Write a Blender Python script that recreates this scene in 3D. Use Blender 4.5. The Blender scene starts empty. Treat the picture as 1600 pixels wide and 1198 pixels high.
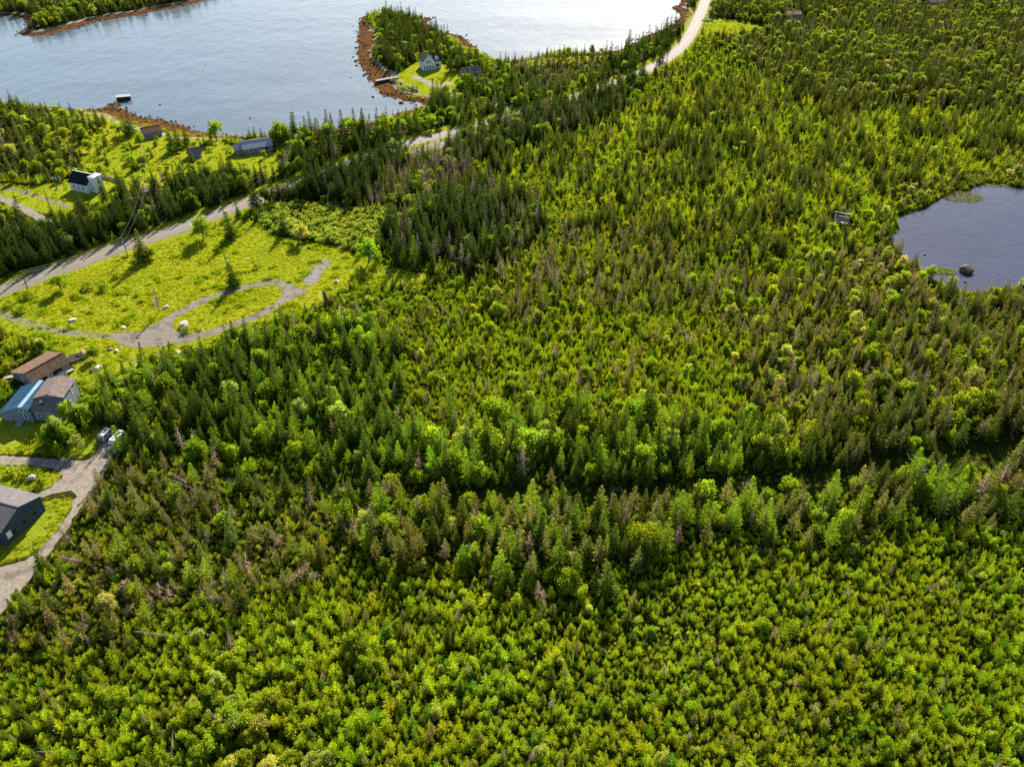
import bpy, bmesh, math, random
import numpy as np
from mathutils import Vector
from mathutils.geometry import tessellate_polygon

# ------------------------------------------------------------------ camera, sky, sun, exposure
SC = bpy.context.scene
COL = SC.collection
CAM_H, PITCH, LENS = 148.0, 36.0, 29.1
SUN_EL, SUN_AZ = 28.0, 8.0
cam = bpy.data.cameras.new("camera"); cam.sensor_width = 36; cam.lens = LENS
cam.clip_start = 1; cam.clip_end = 12000
cam_o = bpy.data.objects.new("camera", cam); COL.objects.link(cam_o)
cam_o.location = (0, 0, CAM_H); cam_o.rotation_euler = (math.radians(90 - PITCH), 0, 0)
SC.camera = cam_o
W = bpy.data.worlds.new("World"); SC.world = W; W.use_nodes = True
nt = W.node_tree; nt.nodes.clear()
sky = nt.nodes.new("ShaderNodeTexSky"); sky.sky_type = 'NISHITA'; sky.sun_disc = False
sky.sun_elevation = math.radians(SUN_EL); sky.sun_rotation = math.radians(SUN_AZ)
sky.air_density = 1.0; sky.dust_density = 0.6; sky.ozone_density = 1.0
bg = nt.nodes.new("ShaderNodeBackground"); bg.inputs['Strength'].default_value = 0.062
wo = nt.nodes.new("ShaderNodeOutputWorld")
nt.links.new(sky.outputs[0], bg.inputs[0]); nt.links.new(bg.outputs[0], wo.inputs[0])
sd = bpy.data.lights.new("sun", 'SUN'); sd.energy = 5.0; sd.angle = math.radians(0.5); sd.color = (1.0, 0.91, 0.73)
so = bpy.data.objects.new("sun", sd); COL.objects.link(so)
e, a = math.radians(SUN_EL), math.radians(SUN_AZ)
SUNV = Vector((math.cos(e) * math.sin(a), math.cos(e) * math.cos(a), math.sin(e)))
so.rotation_euler = (SUNV).to_track_quat('Z', 'Y').to_euler(); so.location = SUNV * 300
SC.view_settings.view_transform = 'Standard'; SC.view_settings.look = 'None'
SC.view_settings.exposure = 1.65; SC.view_settings.gamma = 1.0
SC.render.engine = 'CYCLES'
SC.cycles.max_bounces = 6; SC.cycles.diffuse_bounces = 3; SC.cycles.glossy_bounces = 2
SC.cycles.transmission_bounces = 3; SC.cycles.transparent_max_bounces = 4
SC.cycles.sample_clamp_indirect = 4.0; SC.cycles.sample_clamp_direct = 12.0
SC.cycles.use_denoising = False
SC.cycles.use_adaptive_sampling = False

random.seed(7); RNG = np.random.default_rng(7)
SEA, LAKE = -1.5, -0.5

# ------------------------------------------------------------------ survey: where a point of the photograph lies on the ground
FPX = 1600 * LENS / 36; TH = math.radians(PITCH); CT, ST = math.cos(TH), math.sin(TH)
def P(px, py, z=0.0):
    u, v = (px - 800) / FPX, (599 - py) / FPX
    dy, dz = CT + v * ST, -ST + v * CT
    t = (z - CAM_H) / dz
    return np.array([u * t, dy * t])
def proj(X, Y, Z):
    dz = Z - CAM_H
    dep = Y * CT - dz * ST; up = Y * ST + dz * CT
    return 800 + FPX * X / dep, 599 - FPX * up / dep
def pts(L, z=0.0):
    return np.array([P(x, y, z) for x, y in L])
def scale_at(py):
    return CT * (py + FPX * math.tan(TH) - 599) / CAM_H

def seg_dist(X, Y, line, closed=False):
    L = np.asarray(line, float); A = L if closed else L[:-1]; B = np.roll(L, -1, 0) if closed else L[1:]
    best = np.full(X.shape, 1e9)
    for (ax, ay), (bx, by) in zip(A, B):
        dx, dy = bx - ax, by - ay; q = dx * dx + dy * dy + 1e-9
        t = np.clip(((X - ax) * dx + (Y - ay) * dy) / q, 0, 1)
        best = np.minimum(best, (X - ax - t * dx) ** 2 + (Y - ay - t * dy) ** 2)
    return np.sqrt(best)
def inside(X, Y, poly):
    L = np.asarray(poly, float); r = np.zeros(X.shape, bool); j = len(L) - 1
    for i in range(len(L)):
        xi, yi = L[i]; xj, yj = L[j]
        if yi != yj:
            c = ((yi > Y) != (yj > Y)) & (X < (xj - xi) * (Y - yi) / (yj - yi) + xi)
            r ^= c
        j = i
    return r
def sdist(X, Y, poly):                       # positive outside
    d = seg_dist(X, Y, poly, True)
    return np.where(inside(X, Y, poly), -d, d)
def chaikin(L, n=2, closed=True):
    L = np.asarray(L, float)
    for _ in range(n):
        if closed:
            N = np.roll(L, -1, 0)
            L = np.stack([.75 * L + .25 * N, .25 * L + .75 * N], 1).reshape(-1, 2)
        else:
            A, B = L[:-1], L[1:]
            M = np.stack([.75 * A + .25 * B, .25 * A + .75 * B], 1).reshape(-1, 2)
            L = np.vstack([L[:1], M, L[-1:]])
    return L
def resample(L, step, closed=False):
    L = np.asarray(L, float)
    if closed: L = np.vstack([L, L[:1]])
    s = np.r_[0, np.cumsum(np.hypot(*np.diff(L, axis=0).T))]
    n = max(2, int(s[-1] / step)); q = np.linspace(0, s[-1], n + 1)
    R = np.stack([np.interp(q, s, L[:, 0]), np.interp(q, s, L[:, 1])], 1)
    return R[:-1] if closed else R
_NT = RNG.random((256, 256))
def vnoise(x, y, sc, off=0.0):               # smooth value noise, 0..1
    x = np.asarray(x, float) / sc + off * 17.3 + 900; y = np.asarray(y, float) / sc + off * 31.7 + 900
    xi, yi = np.floor(x).astype(int), np.floor(y).astype(int); fx, fy = x - xi, y - yi
    fx, fy = fx * fx * (3 - 2 * fx), fy * fy * (3 - 2 * fy)
    g = lambda i, j: _NT[i % 256, j % 256]
    return (g(xi, yi) * (1 - fx) + g(xi + 1, yi) * fx) * (1 - fy) + (g(xi, yi + 1) * (1 - fx) + g(xi + 1, yi + 1) * fx) * fy
def fnoise(x, y, sc, off=0.0):
    return (vnoise(x, y, sc, off) * .55 + vnoise(x, y, sc * .45, off + 3) * .3 + vnoise(x, y, sc * .2, off + 7) * .15)

# ------------------------------------------------------------------ outlines of the place
sea_px = [(-300,168),(0,160),(60,166),(110,171),(140,172),(163,168),(176,160),(186,162),(196,172),(215,180),(250,186),(280,193),(305,203),(335,210),(370,214),
  (440,212),(500,206),(535,201),(560,198),(605,186),(625,176),(650,172),(664,161),(640,159),(617,154),(600,151),(590,148),(583,138),(585,131),(575,125),(570,117),(565,110),(558,100),(561,92),(556,80),(560,72),
  (556,62),(561,54),(558,44),(562,34),(566,27),(574,24),(600,22),(617,23),(634,29),(655,27),(678,28),(665,36),(674,43),(682,50),(700,52),(712,55),(722,57),(735,67),(745,77),(762,87),(775,94),
  (790,98),(805,96),(832,91),(857,84),(882,83),(915,84),(950,82),(975,77),(985,69),(994,64),(1000,58),(1022,52),(1035,47),(1047,40),(1058,34),(1065,27),(1060,20),(1046,14),(1050,10),(1064,8),
  (1066,0),(1060,-30),(1040,-60),(1010,-100),(950,-150),(700,-160),(520,-120),(440,-50),(390,-20),(325,0),(287,10),(250,17),(232,21),(190,28),(162,32),(130,41),(100,49),(82,53),(60,56),(30,56),
  (28,50),(45,44),(40,30),(20,25),(0,25),(-300,30)]
sea = resample(chaikin(pts(sea_px, SEA), 1), 3.0, True)
sea += (RNG.random(sea.shape) - .5) * 2.4
lake_px = [(1485,302),(1496,299),(1512,301),(1520,294),(1532,289),(1562,287),(1600,297),(1680,300),(1760,340),(1760,420),(1690,452),(1640,458),(1600,456),(1575,447),(1557,450),(1540,456),(1525,460),(1500,452),(1477,447),
  (1462,438),(1450,430),(1435,415),(1415,406),(1405,390),(1390,384),(1382,371),(1392,368),(1402,364),(1406,356),(1405,350),(1398,344),(1412,337),(1437,330),(1450,324),(1462,317),(1475,309)]
lake = resample(chaikin(pts(lake_px, LAKE), 1), 2.0, True); lake += (RNG.random(lake.shape) - .5) * 1.6
road_px = [(-420,600),(-200,524),(-60,478),(0,455),(75,428),(150,400),(200,383),(250,367),(300,350),(375,321),(440,297),(487,279),(550,255),(600,236),(660,218),(725,203),(780,188),(830,173),(882,158),(937,140),(960,132),(985,122),
  (1012,109),(1040,94),(1060,79),(1077,58),(1088,37),(1097,15),(1103,0),(1118,-50),(1150,-120)]
road = resample(chaikin(pts(road_px), 2, False), 4.0)
side_px = [(-160,270),(-60,288),(0,308),(40,328),(75,348)]
path_px = [(-100,268),(0,291),(40,303),(75,312),(110,325)]
side = resample(chaikin(pts(side_px), 2, False), 3); path = resample(chaikin(pts(path_px), 2, False), 3)
track_px = [(-200,450),(-60,473),(0,489),(55,510),(110,521),(160,524),(200,528)]
track = resample(chaikin(pts(track_px), 2, False), 2)
loopA = resample(chaikin(pts([(205,530),(235,520),(258,502),(290,483),(330,464),(380,450),(420,441),(440,442),(455,450)]), 2, False), 2)
loopB = resample(chaikin(pts([(200,530),(250,533),(300,527),(350,514),(400,494),(436,476),(448,466),(458,456)]), 2, False), 2)
pen_drive = resample(chaikin(pts([(646,120),(660,125),(675,133),(688,137),(696,134),(700,128)]) , 2, False), 2)
pen_drive2 = resample(chaikin(pts([(690,133),(693,141),(705,148),(722,152),(760,160),(800,172)]) , 2, False), 2)
gravel_px = [(-60,888),(0,887),(50,872),(72,848),(90,828),(107,802),(116,784),(118,772),(114,766),(90,770),(62,778),(58,773),(75,762),(97,748),(97,740),(88,732),(40,726),(-60,728),(-60,712),(0,712),(75,716),(120,720),(146,718),
  (152,700),(160,688),(178,688),(186,702),(172,715),(168,731),(158,750),(148,765),(137,778),(126,790),(116,808),(105,826),(92,846),(78,864),(62,886),(50,904),(25,932),(0,960),(-60,1010)]
gravel = pts(gravel_px)
junction = pts([(165,521),(215,519),(240,508),(258,498),(272,498),(268,512),(285,521),(310,524),(300,536),(255,540),(215,545),(190,540)])
loop_end = pts([(438,438),(450,445),(465,450),(482,453),(486,456),(472,461),(456,469),(442,477),(432,480),(437,468),(441,457),(437,447)])
grey_pad = pts([(469,440),(478,428),(490,414),(503,405),(514,403),(521,406),(512,416),(503,430),(494,444),(480,446)])
verge_lot = pts([(606,245),(640,236),(672,224),(690,214),(720,210),(728,214),(690,232),(650,246),(620,252)])
meadow_px = [(-80,500),(-60,488),(0,466),(100,432),(200,399),(300,365),(385,338),(410,356),(445,376),(505,378),(562,398),(590,410),(640,425),(690,432),(640,446),(570,446),(520,458),(500,478),(440,498),(390,514),(330,538),(250,556),(215,575),(170,600),(140,612),(112,602),(118,565),(60,535),(0,515),(-80,500)]
grass_px = [meadow_px,
  [(-80,640),(10,652),(60,662),(120,652),(140,625),(160,640),(150,690),(150,715),(60,712),(-80,708)],
  [(-80,725),(30,728),(85,735),(97,742),(60,770),(-80,770)],
  [(62,776),(118,772),(108,803),(85,838),(50,874),(-80,892),(-80,850),(12,853)],
  [(-60,285),(30,288),(60,292),(100,280),(150,276),(200,290),(195,312),(120,332),(60,334),(0,312),(-60,300)],
  [(60,174),(150,172),(200,190),(330,212),(370,232),(432,238),(445,265),(420,285),(330,262),(220,305),(150,275),(100,235),(60,200)],
  [(420,225),(520,212),(600,200),(610,220),(520,240),(440,245)],
  [(612,130),(625,114),(652,94),(690,98),(722,112),(708,145),(670,152),(640,142)],
  [(640,148),(665,150),(664,158),(625,152)],
  [(1096,55),(1098,30),(1120,28),(1200,40),(1185,54),(1120,60)],
  [(800,99),(850,90),(950,86),(975,80),(960,94),(880,100),(810,106)]]
grass_polys = [chaikin(pts(g), 2) for g in grass_px]
roadside_clear = 5.6

def shore_width(X, Y):
    w = 4.0 + 3.0 * fnoise(X, Y, 30, 2)
    for x, y, ww, r in ((578,60,13,26),(575,110,12,22),(598,128,11,16),(640,160,7,16),(285,190,12,26),(235,182,12,26),(170,164,8,12),(1008,62,14,22),(1056,16,10,16),(690,48,4,20),(560,200,7,30),(735,66,6,20),(1055,38,8,16),(130,40,6,40),(230,22,9,40)):
        c = P(x, y); w = w + ww * np.exp(-((X - c[0]) ** 2 + (Y - c[1]) ** 2) / (2 * r * r))
    return w

# ------------------------------------------------------------------ node helpers
def new_mat(name):
    m = bpy.data.materials.new(name); m.use_nodes = True; m.node_tree.nodes.clear()
    return m, m.node_tree
class G:
    def __init__(s, t): s.t = t
    def n(s, ty, **kw):
        x = s.t.nodes.new(ty)
        for k, v in kw.items():
            if k == 'i':
                for kk, vv in v.items():
                    if isinstance(vv, bpy.types.NodeSocket): s.t.links.new(vv, x.inputs[kk])
                    else: x.inputs[kk].default_value = vv
            else: setattr(x, k, v)
        return x
    def mix(s, f, a, b, mode='MIX'):
        x = s.n('ShaderNodeMix', data_type='RGBA', blend_type=mode)
        for k, v in ((0, f), (6, a), (7, b)):
            if isinstance(v, bpy.types.NodeSocket): s.t.links.new(v, x.inputs[k])
            elif k == 0: x.inputs[0].default_value = v
            else: x.inputs[k].default_value = (*v, 1) if len(v) == 3 else v
        return x.outputs[2]
    def math(s, op, a, b=0.0, c=None, clamp=False):
        x = s.n('ShaderNodeMath', operation=op, use_clamp=clamp)
        for k, v in enumerate((a, b) if c is None else (a, b, c)):
            if isinstance(v, bpy.types.NodeSocket): s.t.links.new(v, x.inputs[k])
            else: x.inputs[k].default_value = v
        return x.outputs[0]
    def noise(s, vec, scale, detail=4, rough=.55):
        x = s.n('ShaderNodeTexNoise', i={'Scale': scale, 'Detail': detail, 'Roughness': rough})
        if vec is not None: s.t.links.new(vec, x.inputs['Vector'])
        return x.outputs[0]
    def ramp(s, f, stops):
        x = s.n('ShaderNodeValToRGB'); s.t.links.new(f, x.inputs[0]); r = x.color_ramp
        while len(r.elements) < len(stops): r.elements.new(.5)
        for el, (p, c) in zip(r.elements, stops): el.position = p; el.color = (*c, 1) if len(c) == 3 else c
        return x.outputs[0]
    def step(s, f, lo, hi):
        x = s.n('ShaderNodeMapRange', i={'Value': f, 'From Min': lo, 'From Max': hi}); x.interpolation_type = 'SMOOTHSTEP'
        return x.outputs[0]
    def out(s, sh):
        o = s.n('ShaderNodeOutputMaterial'); s.t.links.new(sh, o.inputs[0])
    def pos(s): return s.n('ShaderNodeNewGeometry').outputs['Position']
    def bsdf(s, col, rough=.8, normal=None, spec=.3, metal=0.0):
        x = s.n('ShaderNodeBsdfPrincipled', i={'Base Color': col if isinstance(col, bpy.types.NodeSocket) else (*col, 1), 'Roughness': rough, 'Specular IOR Level': spec, 'Metallic': metal})
        if normal is not None: s.t.links.new(normal, x.inputs['Normal'])
        return x.outputs[0]
    def bump(s, h, strength, dist):
        return s.n('ShaderNodeBump', i={'Height': h, 'Strength': strength, 'Distance': dist}).outputs[0]

def surface(name, c1, c2, scale=1.5, rough=.8, spec=.3, metal=0.0, bump=0.0, stripes=None, c3=None):
    m, t = new_mat(name); g = G(t)
    obj = g.n('ShaderNodeTexCoord').outputs['Object']
    f = g.noise(obj, scale, 5, .6)
    col = g.mix(g.step(f, .35, .68), c1, c2)
    if c3 is not None:
        col = g.mix(g.step(g.noise(obj, scale * 4.3, 3), .55, .72), col, c3)
    nrm = None; h = f
    if stripes:
        wv = g.n('ShaderNodeTexWave', wave_type='BANDS', bands_direction=stripes[0], i={'Scale': stripes[1], 'Distortion': 0.15}); t.links.new(obj, wv.inputs['Vector'])
        col = g.mix(g.math('MULTIPLY', g.step(wv.outputs[1], .0, .25), -1.0) if False else g.math('SUBTRACT', 1.0, g.step(wv.outputs[1], .02, .22)), col, tuple(x * .55 for x in c1))
        h = wv.outputs[1]
    if bump: nrm = g.bump(h, bump, .05)
    g.out(g.bsdf(col, rough, nrm, spec, metal)); return m

def leaf_material():
    m, t = new_mat("foliage"); g = G(t)
    tc = g.n('ShaderNodeAttribute', attribute_type='INSTANCER', attribute_name='tcol').outputs['Color']
    v = g.n('ShaderNodeAttribute', attribute_type='GEOMETRY', attribute_name='v').outputs['Fac']
    rnd = g.n('ShaderNodeObjectInfo').outputs['Random']
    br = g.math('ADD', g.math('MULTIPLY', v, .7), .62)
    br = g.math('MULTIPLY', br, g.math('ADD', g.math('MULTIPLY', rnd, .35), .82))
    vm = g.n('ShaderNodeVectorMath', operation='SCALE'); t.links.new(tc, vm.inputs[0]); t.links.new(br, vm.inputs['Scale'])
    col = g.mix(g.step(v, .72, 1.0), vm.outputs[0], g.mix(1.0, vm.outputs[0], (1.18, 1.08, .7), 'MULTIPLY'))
    d = g.n('ShaderNodeBsdfDiffuse'); t.links.new(col, d.inputs[0])
    tr = g.n('ShaderNodeBsdfTranslucent'); t.links.new(g.mix(1.0, col, (1.12, 1.15, .5), 'MULTIPLY'), tr.inputs[0])
    mx = g.n('ShaderNodeMixShader', i={0: .54}); t.links.new(d.outputs[0], mx.inputs[1]); t.links.new(tr.outputs[0], mx.inputs[2])
    g.out(mx.outputs[0]); return m
def wood_material(name, c1, c2):
    m, t = new_mat(name); g = G(t)
    rnd = g.n('ShaderNodeObjectInfo').outputs['Random']; f = g.noise(g.n('ShaderNodeTexCoord').outputs['Object'], 3.0)
    g.out(g.bsdf(g.mix(g.math('ADD', g.math('MULTIPLY', rnd, .6), g.math('MULTIPLY', f, .4)), c1, c2), .9, None, .1)); return m
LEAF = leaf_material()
BARK = wood_material("bark", (.06, .045, .035), (.14, .11, .09))
GREYWOOD = wood_material("weathered_wood", (.22, .15, .088), (.42, .305, .195))

# ------------------------------------------------------------------ mesh helpers
class MB:
    def __init__(s): s.v, s.f = [], []
    def add(s, vs, fs):
        o = len(s.v); s.v += [tuple(map(float, q)) for q in vs]; s.f += [tuple(i + o for i in f) for f in fs]; return s
    def box(s, x0, x1, y0, y1, z0, z1):
        return s.add([(x0,y0,z0),(x1,y0,z0),(x1,y1,z0),(x0,y1,z0),(x0,y0,z1),(x1,y0,z1),(x1,y1,z1),(x0,y1,z1)],
                     [(3,2,1,0),(4,5,6,7),(0,1,5,4),(1,2,6,5),(2,3,7,6),(3,0,4,7)])
    def prism_x(s, prof, x0, x1):            # closed (y, z) outline pushed along x
        n = len(prof)
        return s.add([(x0, y, z) for y, z in prof] + [(x1, y, z) for y, z in prof],
                     [tuple(range(n))[::-1], tuple(range(n, 2 * n))] + [(i, (i + 1) % n, n + (i + 1) % n, n + i) for i in range(n)])
    def prism_y(s, prof, y0, y1):
        n = len(prof)
        return s.add([(x, y0, z) for x, z in prof] + [(x, y1, z) for x, z in prof],
                     [tuple(range(n)), tuple(range(n, 2 * n))[::-1]] + [(i, n + i, n + (i + 1) % n, (i + 1) % n) for i in range(n)])
    def slab(s, q, th):                      # a quad given a thickness downwards
        q = [Vector(p) for p in q]; nrm = (q[1] - q[0]).cross(q[2] - q[0]).normalized()
        if nrm.z < 0: q = q[::-1]; nrm = -nrm
        lo = [p - nrm * th for p in q]; n = len(q)
        return s.add(q + lo, [tuple(range(n)), tuple(range(n, 2 * n))[::-1]] + [(i, n + i, n + (i + 1) % n, (i + 1) % n) for i in range(n)])
    def tube(s, p0, p1, r0, r1=None, n=6, cap=True):
        r1 = r0 if r1 is None else r1; p0, p1 = Vector(p0), Vector(p1); d = (p1 - p0).normalized()
        a = d.orthogonal().normalized(); b = d.cross(a); vs = []
        for p, r in ((p0, r0), (p1, r1)):
            for k in range(n):
                t = 2 * math.pi * k / n; vs.append(p + a * math.cos(t) * r + b * math.sin(t) * r)
        fs = [(k, (k + 1) % n, n + (k + 1) % n, n + k) for k in range(n)]
        if cap: fs += [tuple(range(n))[::-1], tuple(range(n, 2 * n))]
        return s.add(vs, fs)
    def mesh(s, name):
        me = bpy.data.meshes.new(name); me.from_pydata(s.v, [], s.f); me.update(); return me
    def build(s, name, mat, parent=None, bevel=0.0):
        me = s.mesh(name); me.materials.append(mat)
        if bevel:
            bm = bmesh.new(); bm.from_mesh(me); bmesh.ops.bevel(bm, geom=list(bm.edges), offset=bevel, segments=1, affect='EDGES'); bm.to_mesh(me); bm.free()
        o = bpy.data.objects.new(name, me); COL.objects.link(o)
        if parent is not None: o.parent = parent
        return o
def tag(o, label=None, cat=None, group=None, kind=None):
    if label: o['label'] = label
    if cat: o['category'] = cat
    if group: o['group'] = group
    if kind: o['kind'] = kind
    return o
def thing(name, label, cat, loc=(0, 0, 0), rz=0.0, group=None):
    o = bpy.data.objects.new(name, None); COL.objects.link(o); o.empty_display_size = .5
    o.location = loc; o.rotation_euler = (0, 0, rz); return tag(o, label, cat, group)

def sheet(name, poly, z, mat, jitter=.35, step=1.2, smooth=2, kind='structure'):
    L = resample(chaikin(poly, smooth), step, True)
    if jitter: L = L + (RNG.random(L.shape) - .5) * 2 * jitter
    vs = [Vector((x, y, 0)) for x, y in L]
    tri = tessellate_polygon([vs])
    mb = MB(); fs = []
    for t in tri:
        A, B, C = (vs[i] for i in t)
        fs.append(t if (B - A).cross(C - A).z > 0 else t[::-1])
    mb.add([(x, y, z) for x, y in L], fs)
    return tag(mb.build(name, mat), kind=kind)
def ribbon(name, line, half, z, mat, jitter=0.0, off=0.0, kind='structure', hard=None, parent=None, dash=None):
    L = np.asarray(line, float); T = np.gradient(L, axis=0); T /= np.hypot(T[:, 0], T[:, 1])[:, None] + 1e-9
    N = np.stack([-T[:, 1], T[:, 0]], 1); h = np.broadcast_to(half, len(L))
    j = (RNG.random((len(L), 2)) - .5) * 2 * jitter
    A = L + N * (off + h + j[:, 0])[:, None]; B = L + N * (off - h + j[:, 1])[:, None]
    vs = [(x, y, z) for x, y in A] + [(x, y, z) for x, y in B]; n = len(L)
    fs = [(n + i, n + i + 1, i + 1, i) for i in range(n - 1) if dash is None or i % dash[0] < dash[1]]
    o = MB().add(vs, fs).build(name, mat, parent)
    return tag(o, kind=kind) if parent is None else o
# ------------------------------------------------------------------ ground
def gtex_grass(g, p):
    n1 = g.noise(p, .05, 4, .6); n2 = g.noise(p, .6, 5, .65); n3 = g.noise(p, 3.0, 3, .7)
    c = g.ramp(n1, [(.32, (.15, .21, .012)), (.46, (.21, .25, .014)), (.58, (.25, .265, .015)), (.70, (.22, .225, .018))])
    c = g.mix(g.step(n2, .48, .66), c, (.15, .20, .010))
    c = g.mix(g.step(n3, .55, .75), c, (.30, .26, .05))
    return c
def ground_material():
    m, t = new_mat("ground"); g = G(t); p = g.pos()
    openf = g.n('ShaderNodeAttribute', attribute_name='open').outputs['Fac']
    shore = g.n('ShaderNodeAttribute', attribute_name='shore').outputs['Fac']
    nn = g.noise(p, .35, 6, .65); n2 = g.noise(p, 1.7, 5, .7); nb = g.noise(p, .09, 5, .6)
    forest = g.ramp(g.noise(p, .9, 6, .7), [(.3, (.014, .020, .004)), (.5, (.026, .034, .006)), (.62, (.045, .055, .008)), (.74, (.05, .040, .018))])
    grass = gtex_grass(g, p)
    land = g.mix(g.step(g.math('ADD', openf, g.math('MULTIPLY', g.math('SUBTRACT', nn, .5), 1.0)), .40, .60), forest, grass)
    weed = g.ramp(n2, [(.32, (.022, .010, .005)), (.46, (.085, .040, .014)), (.6, (.17, .078, .022)), (.74, (.30, .19, .09))])
    weed = g.mix(g.step(nn, .50, .62), weed, (.055, .032, .018))
    rock = g.ramp(g.noise(p, 2.6, 4, .75), [(.35, (.10, .085, .07)), (.52, (.30, .26, .22)), (.7, (.48, .43, .37))])
    sn = g.math('ADD', shore, g.math('MULTIPLY', g.math('SUBTRACT', nb, .5), .55))
    c = g.mix(g.step(sn, .06, .16), land, rock)
    c = g.mix(g.step(sn, .26, .40), c, weed)
    wet = g.step(shore, 1.0, 1.25)
    c = g.mix(wet, c, (.03, .032, .026))
    g.out(g.bsdf(c, 1.0, g.bump(n2, 1.0, .5), .0)); return m
def gravel_material(name, a, b, tracks=False, sc=1.0):
    m, t = new_mat(name); g = G(t); p = g.pos()
    f = g.noise(p, 1.2 * sc, 6, .7); f2 = g.noise(p, .22 * sc, 5, .6); f3 = g.noise(p, 7.0, 2, .8)
    c = g.mix(g.step(f, .35, .68), a, b)
    c = g.mix(g.math('MULTIPLY', g.step(f2, .48, .66), .75), c, tuple(x * .62 for x in a))
    c = g.mix(g.math('MULTIPLY', g.step(f3, .58, .75), .5), c, tuple(min(1, x * 1.5) for x in b))
    if tracks: c = g.mix(g.step(g.math('ADD', f, g.math('MULTIPLY', g.math('SUBTRACT', f2, .5), .8)), .60, .72), c, (.12, .13, .02))
    g.out(g.bsdf(c, .95, g.bump(f, .5, .06), .1)); return m
def asphalt_material():
    m, t = new_mat("asphalt"); g = G(t); p = g.pos()
    a = g.n('ShaderNodeAttribute', attribute_name='across').outputs['Fac']
    f = g.noise(p, .25, 5, .6); f3 = g.noise(p, 5.0, 3, .7)
    c = g.mix(g.step(f, .35, .7), (.125, .108, .098), (.16, .14, .128))
    wheel = g.math('MULTIPLY', g.step(g.math('ABSOLUTE', g.math('SUBTRACT', g.math('ABSOLUTE', a), .48)), .20, .06), .35)
    c = g.mix(wheel, c, (.095, .083, .077))
    c = g.mix(g.math('MULTIPLY', g.step(f3, .55, .8), .35), c, (.2, .18, .16))
    g.out(g.bsdf(c, .85, g.bump(f3, .2, .02), .3)); return m
def water_material(name, base, rough, b1, b2, s1=.55, s2=.11):
    m, t = new_mat(name); g = G(t); p = g.pos()
    mp = g.n('ShaderNodeMapping', i={'Rotation': (0, 0, .5), 'Scale': (1.0, .55, 1)}); t.links.new(p, mp.inputs[0])
    h = g.math('ADD', g.math('MULTIPLY', g.noise(mp.outputs[0], s1, 3, .6), b1), g.math('MULTIPLY', g.noise(mp.outputs[0], s2, 4, .6), b2))
    big = g.noise(g.n('ShaderNodeMapping', i={'Vector': p, 'Rotation': (0, 0, .25), 'Scale': (.5, 1.6, 1)}).outputs[0], .016, 5, .6)
    c = g.mix(g.step(big, .38, .64), base, tuple(x * 1.25 for x in base))
    x = g.n('ShaderNodeBsdfPrincipled', i={'Base Color': c, 'IOR': 1.33, 'Normal': g.bump(h, 1.0, 1.0)})
    t.links.new(g.math('ADD', rough, g.math('MULTIPLY', g.math('SUBTRACT', big, .5), .20)), x.inputs['Roughness'])
    g.out(x.outputs[0]); return m

def build_ground():
    def axis(a, b, step, far):
        core = np.arange(a, b + .1, step); lo, hi = [], []; s = step; x = a
        while x > -far: s *= 1.5; x -= s; lo.append(x)
        s = step; x = b
        while x < far: s *= 1.5; x += s; hi.append(x)
        return np.r_[lo[::-1], core, hi]
    xs = axis(-440, 440, 2.5, 7000); ys = axis(60, 1010, 2.5, 7000)
    X, Y = np.meshgrid(xs, ys); sh = X.shape
    d = sdist(X.ravel(), Y.ravel(), sea).reshape(sh); w = shore_width(X, Y)
    dl = sdist(X.ravel(), Y.ravel(), lake).reshape(sh)
    far = np.maximum(0, np.hypot(X, Y) - 900)
    z = np.where(d > 0, SEA * np.clip(1 - d / w, 0, 1), SEA + np.maximum(d * .15, -4))
    rough_on = (d > 0) & (d < w)
    z = z + np.where(rough_on, (fnoise(X, Y, 6, 5) - .5) * .9 * np.clip(1 - d / w, 0, 1), 0)
    z = np.where(dl < 1.5, np.where(dl > 0, LAKE * 1.0 * (1 - dl / 1.5), LAKE + np.maximum(dl * .25, -2)), z)
    z = z + np.where(d > 0, np.minimum(far * .03, 60) * (0.5 + fnoise(X, Y, 600, 4)), 0)
    op = np.zeros(sh, bool)
    for gp in grass_polys: op |= inside(X.ravel(), Y.ravel(), gp).reshape(sh)
    op |= seg_dist(X.ravel(), Y.ravel(), road).reshape(sh) < 10
    opf = op.astype(float)
    for _ in range(1):
        q = np.pad(opf, 1, mode='edge'); opf = (q[1:-1, 1:-1] * 2 + q[:-2, 1:-1] + q[2:, 1:-1] + q[1:-1, :-2] + q[1:-1, 2:]) / 6
    shore = np.where(d > 0, np.clip(1 - d / w, 0, 1), 1 - d * .12)
    ny, nx = sh
    idx = np.arange(nx * ny).reshape(sh)
    F = np.stack([idx[:-1, :-1], idx[:-1, 1:], idx[1:, 1:], idx[1:, :-1]], -1).reshape(-1, 4)
    me = bpy.data.meshes.new("ground")
    me.vertices.add(nx * ny); me.vertices.foreach_set("co", np.stack([X, Y, z], -1).ravel())
    me.loops.add(F.size); me.loops.foreach_set("vertex_index", F.ravel()); me.polygons.add(len(F))
    me.polygons.foreach_set("loop_start", np.arange(0, F.size, 4))
    me.update(calc_edges=True)
    for nme, arr in (("open", opf), ("shore", shore)):
        at = me.attributes.new(nme, 'FLOAT', 'POINT'); at.data.foreach_set("value", arr.ravel().astype(np.float32))
    me.polygons.foreach_set("use_smooth", np.ones(len(F), bool))
    me.materials.append(ground_material())
    o = bpy.data.objects.new("ground", me); COL.objects.link(o); tag(o, kind='structure')
build_ground()
sea_o = MB().add([(-6500, 250, SEA), (6500, 250, SEA), (6500, 6500, SEA), (-6500, 6500, SEA)], [(0, 1, 2, 3)]).build("sea_water", water_material("sea_water", (.068, .090, .118), .105, .10, .42))
tag(sea_o, kind='structure')
lx, ly = lake.min(0) - 6, lake.max(0) + 6
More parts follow.
